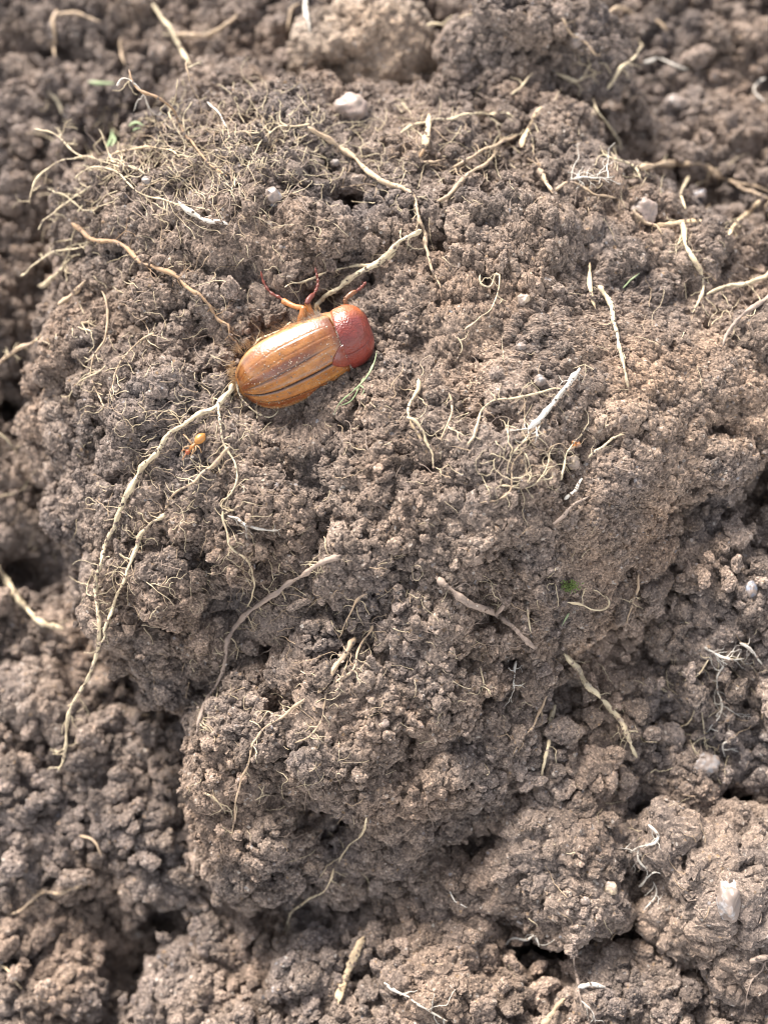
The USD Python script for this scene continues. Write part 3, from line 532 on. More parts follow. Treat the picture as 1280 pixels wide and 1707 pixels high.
 ('root', 'blurred tan root bending level from the upright one in the top left', 'tan', 7, [(97, 24), (120, 20), (140, 26), (168, 36)], 0, 1.6),
 ('root', 'thick blurred pale root slanting behind the top left rim', 'pale', 10, [(255, 8), (285, 50), (300, 80), (318, 108)], 1, 1.6),
 ('root', 'blurred tan root bowed to the right of the thick slanting one at the top', 'tan', 9, [(294, 57), (320, 62), (345, 62), (370, 45), (397, 22)], 1, 1.6),
 ('root', 'blurred thread hanging straight near the top left', 'tan', 6, [(202, 62), (206, 85), (210, 110)], 0, 1.6),
 ('root', 'white blurred shoot at the top edge left of the tan mound', 'white', 9, [(509, -4), (511, 22), (517, 55)], 0, 1.6),
 ('root', 'curved blurred brownish root beside the white shoot at the top edge', 'tan', 6, [(500, 6), (484, 22), (480, 50)], 0, 1.4),
 ('root', 'blurred pale root bent on the ground at the left below the upright one', 'pale', 9, [(80, 152), (95, 168), (106, 192)], 0, 1.5),
 ('root', 'blurred tan root arching on the far ground at the top right', 'tan', 8, [(1015, 22), (1035, 12), (1065, 28), (1090, 36), (1112, 52)], 2, 1.4),
 ('root', 'bluish white blurred thread on the far ground right of the clod behind', 'white', 6, [(1073, 104), (1100, 107), (1120, 108), (1146, 116)], 0, 1.4),
 ('root', 'thin blurred root running down right of the clod behind', 'pale', 5, [(988, 165), (1005, 188), (1022, 220), (1036, 252)], 2, 1.3),
 ('root', 'blurred fuzzy pale root near the clod behind, slanting up right', 'pale', 6, [(1012, 148), (1035, 118), (1062, 92), (1072, 74)], 4, 1.3),
 ('root', 'crooked tan root on the right side of the clod behind', 'tan', 6, [(935, 28), (950, 52), (970, 70), (992, 92)], 5, .8),
 ('root', 'whitish root at the right edge of the far ground', 'white', 6, [(1275, 130), (1268, 148), (1275, 170)], 0, 1.3),
 ('root', 'pale bent root below the right side of the clod behind', 'pale', 6, [(925, 120), (960, 138), (980, 122), (985, 105)], 6, .8),
 ('root', 'pale root cluster lying on the far ground left of the long tan root', 'pale', 5, [(1068, 300), (1052, 275), (1020, 262), (1000, 242)], 5, 1.0),
]

def surface_h(x, y, lift, r):
    a, b = read(HTOP, x, y), read(HSOFT, x, y)
    return np.maximum(a * .7 + b * .3, a - .2) + r * (lift + .7)

def lay(points, width, lift, rng, wig=1.0, taper=(1.0, .55), step=4.0):
    """A root laid over the soil: its centre line in mm and its radii."""
    pts = [p if len(p) == 3 else (*p, np.nan) for p in points]; ctrl = np.array(pts, float)
    xy, u = smooth_path(ctrl[:, :2], step)
    L = len(xy); s = np.arange(L) * step
    off = gaussian_filter1d(rng.normal(size=L), 2.2) * 2.2 + gaussian_filter1d(rng.normal(size=L), 6) * 6
    off *= wig * (1.5 + .12 * width) * np.clip(np.minimum(np.arange(L), np.arange(L)[::-1]) / 4, 0, 1)
    t = np.gradient(xy, axis=0); t /= np.linalg.norm(t, axis=1, keepdims=True) + 1e-9
    xy = xy + off[:, None] * np.stack([-t[:, 1], t[:, 0]], 1)
    r_mm = (.84 if width < 7 else .95) * width / 2 / PXMM
    hs = maximum_filter1d(surface_h(xy[:, 0], xy[:, 1], lift, r_mm), 5)
    i = np.clip(u.astype(int), 0, len(ctrl) - 2); f = u - i
    ha = np.where(np.isnan(ctrl[i, 2]), hs, ctrl[i, 2]); hb = np.where(np.isnan(ctrl[i + 1, 2]), hs, ctrl[i + 1, 2])
    h = ha * (1 - f) + hb * f
    h = gaussian_filter1d(h, 2.0, mode='nearest') + gaussian_filter1d(rng.normal(size=L), 3) * .12
    k = np.linspace(0, 1, L)
    rad = r_mm * (taper[0] + (taper[1] - taper[0]) * k) * (1 + .5 * gaussian_filter1d(rng.normal(size=L), 1.2)).clip(.55, 1.6) * (DIST - h) / DIST
    rad *= np.clip(np.minimum(np.arange(L) + .8, (L - np.arange(L)) * .7) / 2, .35, 1)
    return at(xy[:, 0], xy[:, 1], h), rad, xy, h

def rootlet(xy0, h0, ang, length, width, rng, curl=.35, airy=.0):
    n_ = max(4, int(length / 3)); a = ang + np.cumsum(rng.normal(0, curl, n_)); st = length / n_
    xy = xy0 + np.r_[[[0, 0]], np.cumsum(np.stack([np.cos(a), np.sin(a)], 1) * st, 0)]
    hs = surface_h(xy[:, 0], xy[:, 1], .8, width / 2 / PXMM) + np.abs(np.cumsum(rng.normal(0, .06, n_ + 1)))
    h = np.maximum(h0 + (hs - h0) * np.clip(np.arange(n_ + 1) / 3, 0, 1), h0 - 3.0)
    h = gaussian_filter1d(h, 1.0, mode='nearest')
    r = width / 2 / PXMM * np.linspace(1, .45, n_ + 1) * (DIST - h) / DIST
    return at(xy[:, 0], xy[:, 1], h), r

rng = np.random.default_rng(31)
root_pts, stuck = [], []
for name, label, look, width, pts, hairs, lift in ROOTS:
    flat_ = .25 if name in ('straw', 'dry_leaf') else 1.0
    P, R_, xy, h = lay(pts, width, lift, rng, wig=.25 if flat_ < 1 else (.5 if width >= 9 else .9))
    v, f = tube(P, R_, 8 if width > 6 else 6, flat_)
    v = v + .16 * (R_.mean()) * rng.normal(size=v.shape)
    side = []
    for _ in range(hairs):
        k = int(rng.integers(1, len(P) - 1)); t = xy[min(k + 1, len(xy) - 1)] - xy[k - 1]
        a = math.atan2(t[1], t[0]) + rng.choice([-1, 1]) * rng.uniform(.5, 1.4)
        L_ = rng.gamma(2.2, 9) + 8; w_ = rng.uniform(1.3, 2.3) * (1 if width < 9 else 1.1)
        p, r = rootlet(xy[k], h[k], a, L_, w_, rng); side.append(tube(p, r, 5))
        if rng.random() < .45:
            q = len(p) // 2; x2, y2, h2 = seen(p[q]); p, r = rootlet(np.array([x2, y2]), h2, a + rng.choice([-1, 1]) * .8, L_ * .6, w_ * .8, rng); side.append(tube(p, r, 4))
    root_pts.append((xy, width))
    n_ = int(len(P) * rng.uniform(.3, 1.1) * (width / 9)); k = (len(P) * (gaussian_filter1d(rng.random(n_ + 4), 1.5)[:n_] * 2.2 - .6)).astype(int).clip(0, len(P) - 1)   # soil clinging in patches
    d = rng.normal(size=(n_, 3)) - .6 * FWD; d /= np.linalg.norm(d, axis=1, keepdims=True) + 1e-9
    stuck.append((P[k] + d * R_[k][:, None] + .12 * rng.normal(size=(n_, 3)) * np.gradient(P, axis=0)[k], rng.uniform(.05, .06 + .10 * min(1, width / 9), n_)))
    if not side:
        m = obj(name, v, f, LOOK[look], smooth=True); tag(m, label, {'root': 'root', 'straw': 'straw', 'dry_leaf': 'leaf'}[name], {'root': 'roots in and on the soil', 'straw': 'bits of straw on the soil'}.get(name))
        continue
    t_ = thing(name, label, {'root': 'root', 'straw': 'straw', 'dry_leaf': 'leaf'}[name], P[len(P) // 2], {'root': 'roots in and on the soil', 'straw': 'bits of straw on the soil'}.get(name))
    obj('stem', v, f, LOOK[look], t_, t_.base, smooth=True)
    sl = LOOK[look if look in ('pale', 'white') or rng.random() < .4 else 'pale']
    for v, f in side: obj('rootlet', v, f, sl, t_, t_.base, smooth=True)

STUCK = np.vstack([a for a, b in stuck]), np.concatenate([b for a, b in stuck])
# hair roots nobody could count, matted over the top of the clod
rng = np.random.default_rng(32); hairs = {'pale': [], 'tan': [], 'dusty': []}
for cx, cy, sx, sy, n_, lm in ((290, 280, 100, 55, 200, 32), (430, 240, 70, 45, 130, 32), (600, 230, 110, 50, 70, 24), (760, 250, 90, 50, 70, 26), (240, 420, 70, 60, 50, 26), (460, 400, 80, 50, 40, 24), (350, 640, 90, 90, 90, 26), (300, 800, 110, 90, 100, 26), (250, 960, 60, 100, 50, 24),
                               (890, 720, 60, 70, 35, 30), (430, 940, 120, 90, 60, 24), (600, 1080, 140, 100, 60, 22), (480, 1290, 90, 70, 45, 22), (850, 1000, 160, 120, 40, 20), (1000, 320, 60, 40, 30, 22), (1180, 460, 60, 60, 30, 24), (700, 700, 130, 80, 40, 20), (1190, 1160, 60, 60, 50, 26), (1000, 1430, 150, 120, 40, 20)):
    for _ in range(int(1.35 * n_)):
        x, y = cx + sx * rng.normal(), cy + sy * rng.normal()
        if BEETLE(x, y): continue
        p, r = rootlet(np.array([x, y]), surface_h(x, y, 1, .08), rng.uniform(0, 6.28), rng.gamma(2.2, lm / 2.2) + 6, rng.uniform(.9, 1.8), rng, curl=rng.uniform(.12, .5))
        hairs[rng.choice(['pale', 'tan', 'dusty'], p=[.5, .25, .25])].append(tube(p, r, 4))
for k, parts in hairs.items():
    v, f = join(parts); m = obj('hair_roots', v, f, LOOK[k], clod, clod.base, smooth=True, kind='stuff')

# where roots lie, crumbs stay below
jj, ii = [], []
for xy, w in root_pts:
    ii.append(((xy[:, 0] - OX) / CELL).astype(int)); jj.append(((xy[:, 1] - OY) / CELL).astype(int))
ii, jj = np.concatenate(ii).clip(0, NX - 1), np.concatenate(jj).clip(0, NY - 1); ROOTMASK[jj, ii] = 1
ROOTMASK = maximum_filter(ROOTMASK, 4)
# ------------------------------------------------------------------ stones, moss and grass
def stone_look(name, c, c2, gloss=.5):
    return usdkit.material(stage, '/World/Looks/' + name, {'g': ('geometry', {}), 'n': ('noise_texture', {'scale': 1100.0, 'detail': 4.0, 'roughness': .7}), 'r': ('rgb_ramp', {'ramp': [(.35, c2), (.6, c)]}),
        'd': ('noise_texture', {'scale': 900.0, 'detail': 3.0}), 'dr': ('map_range', {'from_min': .38, 'from_max': .52, 'to_min': 0, 'to_max': .95, 'clamp': True}), 'm': ('mix_color', {'b': (.15, .113, .09)}),
        'b': ('bump', {'strength': .5, 'distance': .0001}), 'p': ('principled_bsdf', {'roughness': gloss})},
        [('g.position', 'n.vector'), ('g.position', 'd.vector'), ('n.fac', 'r.fac'), ('d.fac', 'dr.value'), ('dr.result', 'm.fac'), ('r.color', 'm.a'), ('m.result', 'p.base_color'), ('n.fac', 'b.height'), ('b.normal', 'p.normal')], surface='p.BSDF')
STONE = {'blue': stone_look('bluish_stone', (.15, .16, .19), (.10, .105, .12), .4), 'grey': stone_look('grey_stone', (.20, .19, .185), (.13, .12, .115)), 'white': stone_look('white_stone', (.175, .153, .136), (.12, .10, .085)),
         'cream': stone_look('cream_stone', (.34, .26, .17), (.23, .17, .115)), 'pale': stone_look('pale_stone', (.30, .285, .28), (.19, .175, .165)), 'pink': stone_look('pinkish_stone', (.26, .19, .15), (.19, .135, .11)), 'orange': stone_look('orange_grain', (.38, .15, .035), (.28, .10, .025), .3), 'dark': stone_look('dark_stone', (.03, .033, .045), (.018, .018, .024), .3)}
PEBBLES = [
 (1250, 985, 12, 18, 'blue', 'bluish stone beside the right edge below the large clod'),
 (455, 326, 13, 14, 'blue', 'small bluish grey stone in the upper left of the large clod'), (584, 184, 27, 22, 'pink', 'rough pinkish-grey stone on the top rim of the large clod'),
 (1215, 1502, 18, 30, 'pale', 'long pale grey stone set in the face of the large clod at bottom right'),
 (1073, 352, 20, 18, 'pink', 'pale pinkish stone at the upper right edge of the large clod'), (954, 771, 11, 10, 'cream', 'round cream pebble under the orange grain'),
 (899, 633, 9, 10, 'grey', 'smooth grey pebble above the arching cream root'), (1127, 171, 17, 12, 'white', 'blurred white stone on the far ground at the upper right'),
 (959, 740, 8, 7, 'orange', 'bright orange seed-like grain in the pit right of the middle'),
 (960, 68, 13, 12, 'white', 'pale stone in the side of the clod behind'),
 (1175, 1276, 20, 18, 'grey', 'grey stone on the ground below the white-rooted clod'),

 (246, 302, 8, 7, 'white', 'small whitish grain among the upper left roots'), (557, 271, 8, 7, 'white', 'small white grain beside the long thick tan root'),
 (1017, 1481, 9, 11, 'cream', 'cream grain on the right of the broad cracked clod'), (975, 1502, 7, 6, 'white', 'whitish grain on the cracked face of the broad clod'),
 (641, 1206, 7, 7, 'pink', 'round pinkish pebble below the centre of the large clod'),
 (1166, 326, 11, 10, 'dark', 'dark blue-black stone on the far ground under the long tan root'),
 (872, 500, 10, 9, 'cream', 'yellowish grain right of the thin curly root'),
 (868, 577, 8, 6, 'white', 'white grain on the fine soil right of the beetle'),

]
rng = np.random.default_rng(41)
for k, (px, py, rx, ry, look, lab) in enumerate(PEBBLES):
    h = float(read(HSOFT, px, py)); sc = (DIST - h) / DIST / PXMM
    m = trimesh.creation.icosphere(3); V, F = np.array(m.vertices), np.array(m.faces)
    nn = rng.normal(size=(10, 3)); nn /= np.linalg.norm(nn, axis=1, keepdims=True)
    V = V * np.min(rng.uniform(.75, 1.05, 10) / np.maximum(V @ nn.T, .2), axis=1).clip(.6, 1.15)[:, None]
    V = V * (1 + .6 * (meshkit.fbm(V * 2.2 + k, 3, k) - .5))[:, None] * [1.05 * rx * sc, 1.05 * ry * sc, .5 * (rx + ry) * sc]
    V = V[:, :1] * RIGHT + V[:, 1:2] * UPV - V[:, 2:] * FWD + at(px, py, h - .20 * (rx + ry) * sc)
    m = obj('seed' if look == 'orange' else 'pebble', V, F[:, ::-1] if False else F, STONE[look], smooth=True); tag(m, lab, 'seed' if look == 'orange' else 'stone', None if look == 'orange' else 'small stones in the soil')
    j, i = int((py - OY) / CELL), int((px - OX) / CELL); rr_ = max(1, int(rx / CELL)); ROOTMASK[j - rr_ // 2:j + rr_ // 2 + 1, i - rr_ // 2:i + rr_ // 2 + 1] = 1

GREENS = [
 ('grass_strand', 'bundle of thin green grass strands against the lower right side of the beetle', [[(628, 585), (620, 610), (603, 636), (588, 652), (572, 668), (556, 692)], [(622, 606), (612, 625), (596, 645), (580, 660)], [(606, 630), (598, 648), (584, 668), (566, 676)], [(598, 642), (608, 648), (602, 660)]], 3.0),
 ('blade_of_grass', 'tiny dark green blade on the upper right slope of the large clod', [[(1038, 480), (1050, 470), (1066, 455)]], 3.5),
 ('blade_of_grass', 'blurred light green blade on the far ground at the upper left', [[(148, 136), (168, 140), (190, 139)]], 8),
 ('green_shoot', 'blurred green shoot behind the left fringe of roots', [[(178, 246), (184, 232), (188, 216)], [(186, 244), (190, 232), (186, 222)]], 7),
 ('green_shoot', 'second blurred green shoot near the upper left rim, right of the first', [[(216, 210), (228, 204), (240, 210)], [(222, 218), (236, 214)]], 8),
 ('blade_of_grass', 'thin yellowish green blade beside the moss on the smooth tan face', [[(948, 1022), (942, 1032), (936, 1044)]], 4)]
for name, lab, strands, w in GREENS:
    parts = []
    for st in strands:
        P, R_, _, _ = lay(st if len(st) > 2 else [st[0], ((st[0][0] + st[1][0]) / 2, (st[0][1] + st[1][1]) / 2 - 1), st[1]], w, 1.2, rng, wig=.4, taper=(1, .5)); parts.append(tube(P, R_, 6, .5))
    if len(parts) == 1: m = obj(name, *parts[0], LOOK['green'], smooth=True); tag(m, lab, 'grass')
    else:
        t_ = thing(name, lab, 'grass', parts[0][0][0])
        for p in parts: obj('strand', *p, LOOK['green'], t_, t_.base, smooth=True)
MOSS = usdkit.material(stage, '/World/Looks/moss', {'p': ('principled_bsdf', {'base_color': (.07, .10, .015), 'roughness': .7})}, surface='p.BSDF')
parts = []
for _ in range(110):
    x, y = 950 + 7 * rng.normal(), 978 + 5 * rng.normal(); h = read(HTOP, x, y) + rng.uniform(.0, .25)
    a = rng.uniform(0, 6.28); L_ = rng.uniform(2, 5); P = at(np.array([x, x + L_ * math.cos(a) * .5, x + L_ * math.cos(a)]), np.array([y, y - 1, y + L_ * math.sin(a)]), h + np.array([0, .12, .2])); parts.append(tube(P, [.05, .06, .02], 4, .4))
m = obj('moss_tuft', *join(parts), MOSS, smooth=True); tag(m, 'tiny bright green tuft of moss on the smooth tan face', 'moss')

# ------------------------------------------------------------------ the beetle
def insect_look(name, rough, coat, scale, strength, sss=.0, dist=.00005):
    n = {'t': ('attribute', {'attribute': 'tint'}), 'o': ('texture_coordinate', {}), 'v': ('voronoi_texture', {'scale': scale, 'feature': 'smooth_f1', 'smoothness': .4}), 'n': ('noise_texture', {'scale': scale * .3, 'detail': 3.0}),
         'nr': ('map_range', {'from_min': .3, 'from_max': .7, 'to_min': .78, 'to_max': 1.2, 'clamp': True}), 'h': ('hsv', {}), 'b': ('bump', {'strength': strength, 'distance': dist}),
         'n2': ('noise_texture', {'scale': scale * .5, 'detail': 4.0, 'roughness': .7}), 'rr': ('map_range', {'from_min': .35, 'from_max': .7, 'to_min': rough * .7, 'to_max': rough * 2.0, 'clamp': True}),
         'p': ('principled_bsdf', {'specular_ior_level': .42, 'coat_weight': coat, 'coat_roughness': .14, 'subsurface_weight': sss, 'subsurface_scale': .0006, 'subsurface_radius': (1, .45, .15)})}
    return usdkit.material(stage, '/World/Looks/' + name, n, [('o.object', 'v.vector'), ('o.object', 'n.vector'), ('o.object', 'n2.vector'), ('n.fac', 'nr.value'), ('nr.result', 'h.value'), ('t.color', 'h.color'), ('h.color', 'p.base_color'), ('v.distance', 'b.height'), ('b.normal', 'p.normal'), ('n2.fac', 'rr.value'), ('rr.result', 'p.roughness')], surface='p.BSDF')
SHELL = insect_look('beetle_shell', .24, .38, 4200.0, .42, .15)
SHIELD = insect_look('beetle_shield', .34, .15, 5200.0, .8, dist=.00007)
SKIN = insect_look('beetle_body', .38, .0, 3000.0, .4)
HAIR = usdkit.material(stage, '/World/Looks/beetle_hair', {'p': ('principled_bsdf', {'base_color': (.27, .16, .07), 'roughness': .6})}, surface='p.BSDF')
PALEHAIR = usdkit.material(stage, '/World/Looks/beetle_pale_hair', {'p': ('principled_bsdf', {'base_color': (.36, .31, .25), 'roughness': .7})}, surface='p.BSDF')

ROLL = math.radians(43); d2 = np.array([math.cos(math.radians(28)), math.sin(math.radians(28))]); d2 /= np.linalg.norm(d2)
ex = d2[0] * RIGHT + d2[1] * UPV; up2 = -d2[1] * RIGHT + d2[0] * UPV
ez = math.cos(ROLL) * -FWD - math.sin(ROLL) * up2; ex = ex - .06 * -FWD; ex -= ez * (ex @ ez); ex /= np.linalg.norm(ex); ey = np.cross(ez, ex)
BC = at(511, 596, hb); BM = np.stack([ex, ey, ez], 0)
M = Gf.Matrix4d(1.0)
for i, a in enumerate((ex, ey, ez)): M.SetRow(i, Gf.Vec4d(*a, 0))
M.SetRow(3, Gf.Vec4d(*(BC * MM), 1))
beetle = thing('beetle', 'amber beetle with ribbed glossy wing cases and a red neck shield', 'beetle', BC, mat=M)
def local(P): return (np.asarray(P) - BC) @ BM.T
from scipy.interpolate import PchipInterpolator as PI_
def shell(xf, wf, zf, zb, amax, ns, na, side, bumps, tint, n_exp=2.25, sfun=None, thick=.12, x_of=None):
    """A curved plate: from the middle line out to the side, with an underside."""
    S, A_ = np.meshgrid(np.linspace(0, 1, ns) if sfun is None else sfun, np.linspace(0, 1, na), indexing='ij'); a = A_ * amax
    w, zt = wf(S), zf(S); sa, ca = np.sin(a), np.cos(a)
    y = w * np.abs(sa) ** (2 / n_exp); z = zb + (zt - zb) * np.sign(ca) * np.abs(ca) ** (2 / n_exp)
    z = np.where(ca < 0, zb + 1.2 * ca, z); y = np.where(ca < 0, w * sa, y)
    x = xf(S) + (0 if x_of is None else x_of(S, a)); P = np.stack([x, side * y, z], -1)
    F = grid_faces(ns, na)
    if side > 0: F = F[:, ::-1]
    V = P.reshape(-1, 3); N = normals(V, F)
    if (N[:, 2].mean()) < 0: F = F[:, ::-1]; N = -N
    V = V + N * bumps(S, a).ravel()[:, None]
    col = tint(S, a).reshape(-1, 3)
    U = V - N * thick; i = np.arange(ns * na).reshape(ns, na)
    ring = np.r_[i[0], i[1:, -1], i[-1, -2::-1], i[-2:0:-1, 0]]; q = np.stack([ring, np.roll(ring, -1)], 1); o_ = ns * na
    side_f = np.vstack([np.stack([q[:, 0], q[:, 0] + o_, q[:, 1]], 1), np.stack([q[:, 1], q[:, 0] + o_, q[:, 1] + o_], 1)])
    t0 = F[(F == q[0, 0]).any(1) & (F == q[0, 1]).any(1)][0]
    if (int(np.where(t0 == q[0, 1])[0][0]) - int(np.where(t0 == q[0, 0])[0][0])) % 3 == 1: side_f = side_f
    else: side_f = side_f[:, ::-1]
    return np.vstack([V, U]), np.vstack([F, F[:, ::-1] + o_, side_f]), np.vstack([col, col])
AMBER, AMBER2, DARK, RIM = np.array([.150, .050, .011]), np.array([.205, .080, .020]), np.array([.022, .009, .005]), np.array([.085, .020, .006])
wE = PI_([0, .05, .25, .55, .75, .87, .94, .98, 1], [3.2, 3.55, 3.95, 4.12, 3.85, 3.2, 2.4, 1.6, .8]); zE = PI_([0, .08, .4, .65, .82, .93, 1], [2.55, 2.85, 3.2, 3.1, 2.6, 1.75, .7]); xE = PI_([0, 1], [4.0, -7.55])
g = lambda t, c, s: np.exp(-.5 * ((t - c) / s) ** 2)
def costa(S): return [.47 - .20 * S ** 1.5, .80 - .22 * S ** 2, 1.12 - .2 * S ** 2]
def e_bump(S, a):
    fade = np.clip(np.minimum(S / .12, (1 - S) / .06), 0, 1); b = 0
    for c, k in zip(costa(S), (.06, .035, .02)): b = b + k * g(a, c - .09, .06) - k * .8 * g(a, c, .022)
    return fade * b + .06 * g(a, .055, .03) - .05 * g(a, 0, .012) - .05 * g(S, .985, .012) * 0 - .14 * g(S, 0, .012) + .07 * g(a, 1.50, .07)
def e_tint(S, a):
    k = meshkit.fbm(np.stack([S * 5, a * 9, 0 * S], -1), 3, 5)[..., None]; k = (k * 2.4 - .7).clip(0, 1); c = AMBER * (1 - k) + AMBER2 * k
    c1, c2, c3 = costa(S); on = np.clip((S - .16) / .12, 0, 1)
    w = .85 * g(a, c1, .022) * on + .34 * g(a, c1 + .10, .06) * on + .16 * g(a, c2, .03) * on + .06 * g(a, c3, .04) * on + .25 * g(a, .2, .03) * np.clip((S - .55) * 3, 0, 1)
    w = np.maximum(w, .95 * g(a, .0, .022)); w = np.maximum(w, .75 * g(S, 0, .02)); w = w.clip(0, 1)[..., None]
    c = c * (1 - w) + DARK * w; e = np.clip(.85 * g(S, .03, .05) + .45 * g(S, .12, .10) * np.clip(a - .5, 0, 1) + .85 * g(a, .66 - .2 * S, .085) * np.clip(S * 3 - .3, 0, 1) + .55 * g(S, .98, .035) + .5 * g(a, 1.36, .05), 0, .85)[..., None]
    p = (.8 * g(a, 1.52, .07))[..., None]
    return (c * (1 - e) + RIM * e) * (1 - p) + np.array([.26, .15, .06]) * p
sE = np.r_[np.linspace(0, .85, 90), np.linspace(.856, 1, 50)]
for side in (1, -1):
    v, f, c = shell(xE, wE, zE, -.35, math.radians(108), len(sE), 120, side, e_bump, e_tint, sfun=sE)
    v[:, 1] += side * .015
    m = obj('wing_case', v, f, SHELL, beetle, smooth=50 and True, color=c)
# neck shield
wP = PI_([0, .1, .4, .7, .88, .97, 1], [3.3, 3.5, 3.48, 3.0, 2.3, 1.5, .8]); zP = PI_([0, .25, .55, .8, .93, 1], [2.72, 2.85, 2.6, 1.9, 1.05, .1]); xP = PI_([0, 1], [4.02, 7.45])
def p_tint(S, a):
    k = meshkit.fbm(np.stack([S * 4, a * 4, 0 * S], -1), 3, 8)[..., None]; c = np.array([.085, .011, .008]) * (1 - k) + np.array([.115, .018, .010]) * k
    w = (np.clip((a - .95) / .5, 0, .9))[..., None]; c = c * (1 - w) + np.array([.26, .07, .022]) * w
    d = (.8 * g(S, 0, .03) + .5 * g(S, 1, .05)).clip(0, .9)[..., None]
    return c * (1 - d) + np.array([.06, .012, .01]) * d
halves = []
for side in (1, -1):
    v, f, c = shell(xP, wP, zP, -.6, math.radians(104), 70, 70, side, lambda S, a: .05 * g(S, .02, .025) - .1 * g(S, 0, .01) + .03 * (meshkit.fbm(np.stack([S * 12, a * 12, 0 * S], -1), 2, 4) - .5), p_tint, x_of=lambda S, a: -.35 * (1 - S) * np.cos(a) + .25 * (1 - S) * np.clip(a - .9, 0, 1))
    halves.append((v, f, c))
v, f = join([(h_[0], h_[1]) for h_ in halves]); cols = np.vstack([h_[2] for h_ in halves])
mid = np.abs(v[:, 1]) < 1e-6
obj('neck_shield', v, f, SHIELD, beetle, smooth=True, color=cols)
# scutellum: the small plate between wing cases and neck shield
S, T = np.meshgrid(np.linspace(0, 1, 22), np.linspace(-1, 1, 25), indexing='ij')
y = 1.35 * T * (1 - S ** 1.8) ** .8; x = 3.95 - 1.95 * S; z = zE((4.0 - x).clip(0) / 11.55) + .15 - .05 * S - .16 * (y / 1.35) ** 2 + .06 * np.sin(3 * x + 2 * y) - .08 * (S > .97)
v = np.stack([x, y, z], -1).reshape(-1, 3); f = grid_faces(22, 25); f = f if normals(v, f)[:, 2].mean() > 0 else f[:, ::-1]
v2 = v - [0, 0, .35]; i = np.arange(22 * 25).reshape(22, 25); ring = np.r_[i[0], i[1:, -1], i[-1, -2::-1], i[-2:0:-1, 0]]; q = np.stack([ring, np.roll(ring, -1)], 1)
sf = np.vstack([np.stack([q[:, 0], q[:, 0] + 550, q[:, 1]], 1), np.stack([q[:, 1], q[:, 0] + 550, q[:, 1] + 550], 1)])
obj('small_back_plate', np.vstack([v, v2]), np.vstack([f, f[:, ::-1] + 550, sf]), SHELL, beetle, smooth=40, color=None) if False else obj('small_back_plate', np.vstack([v, v2]), np.vstack([f, f[:, ::-1] + 550, sf]), SHELL, beetle, smooth=True, color=np.tile([.085, .014, .008], (1100, 1)))
# body under the plates: one continuous surface with rings
m = trimesh.creation.icosphere(5); V, F = np.array(m.vertices), np.array(m.faces)
rings = .10 * np.cos(V[:, 0] * 15) * (V[:, 0] < .3)
V = np.sign(V) * np.abs(V) ** .9 * [7.55, 3.75, 2.5] * (1 + rings[:, None] * [0, .25, .3]) + [-.35, 0, -.55]
obj('body', V, F, SKIN, beetle, smooth=True, color=np.where(V[:, :1] < -3, [[.30, .12, .035]], [[.22, .10, .04]]) * (1 - 1.2 * rings[:, None]))
V = np.array(m.vertices) * [1.2, 1.7, 1.0]; V[:, 0] += .25 * np.clip(V[:, 0], 0, 2) * (np.abs(V[:, 1]) < 1.2)
V = V @ np.array([[math.cos(.7), 0, -math.sin(.7)], [0, 1, 0], [math.sin(.7), 0, math.cos(.7)]]) + [6.35, 0, -1.2]
head = obj('head', V, F, SHIELD, beetle, smooth=True, color=np.tile([.12, .022, .014], (len(V), 1)))
for side in (1, -1):
    e = trimesh.creation.icosphere(2, .42); obj('eye', np.array(e.vertices) + [6.75, side * 1.55, -1.0], np.array(e.faces), STONE['dark'], beetle, smooth=True)
def leg(segs):
    """segs: (points (px, py, h above the body's middle), radii, colour)."""
    parts, cols = [], []
    for pts, rad, c in segs:
        p = np.array(pts, float); n_ = len(p) * 9; u = np.linspace(0, len(p) - 1, n_); P = CubicSpline(np.arange(len(p)), p)(u) if len(p) > 2 else np.stack([np.interp(u, [0, 1], p[:, k]) for k in range(3)], 1)
        r = np.interp(np.linspace(0, 1, n_), np.linspace(0, 1, len(rad)), rad); v, f = tube(at(P[:, 0], P[:, 1], hb + P[:, 2]), r, 10, .7); parts.append((v, f)); cols.append(np.tile(c, (len(v), 1)))
        for k in range(3, n_ - 2, 3):
            a = SP.normal(size=3); a /= np.linalg.norm(a); c0 = at(P[k, 0], P[k, 1], hb + P[k, 2]); v, f = tube(np.array([c0, c0 + a * (r[k] + .12), c0 + a * (r[k] + .30)]), [.035, .025, .008], 4); parts.append((v, f)); cols.append(np.tile(np.array(c) * .6, (len(v), 1)))
    return *join(parts), np.vstack(cols)
SP = np.random.default_rng(71)
ORANGE, REDD, BROWN = [.25, .088, .02], [.085, .016, .007], [.13, .05, .018]
bead = [.20, .09, .20, .09, .19, .08, .18, .08, .16, .07, .14, .05]
LEGS = [[([(499, 552, -.6), (503, 538, .9), (506, 512, 1.5)], [.5, .55, .48, .30], ORANGE), ([(506, 513, 1.5), (490, 510, .9), (472, 501, .3)], [.30, .26, .34], ORANGE), ([(472, 501, .3), (463, 494, .2), (452, 488, .1), (443, 477, .0), (438, 466, .0), (435, 452, .1)], bead, REDD)],
        [([(522, 545, -.6), (520, 532, .5), (512, 505, 1.2)], [.48, .50, .42, .26], ORANGE), ([(512, 506, 1.3), (515, 499, 1.2), (522, 491, .8)], [.26, .30, .24], REDD), ([(522, 491, .8), (528, 481, .5), (530, 470, .3), (528, 458, .2), (526, 446, .2)], bead, REDD)],
        [([(580, 535, -.8), (578, 515, -.2), (575, 499, .2)], [.34, .30, .22], BROWN), ([(575, 499, .2), (585, 490, .1), (593, 486, 0)], [.20, .27, .20], BROWN), ([(593, 486, 0), (602, 479, -.2), (610, 470, -.3)], bead[:8], REDD)]]
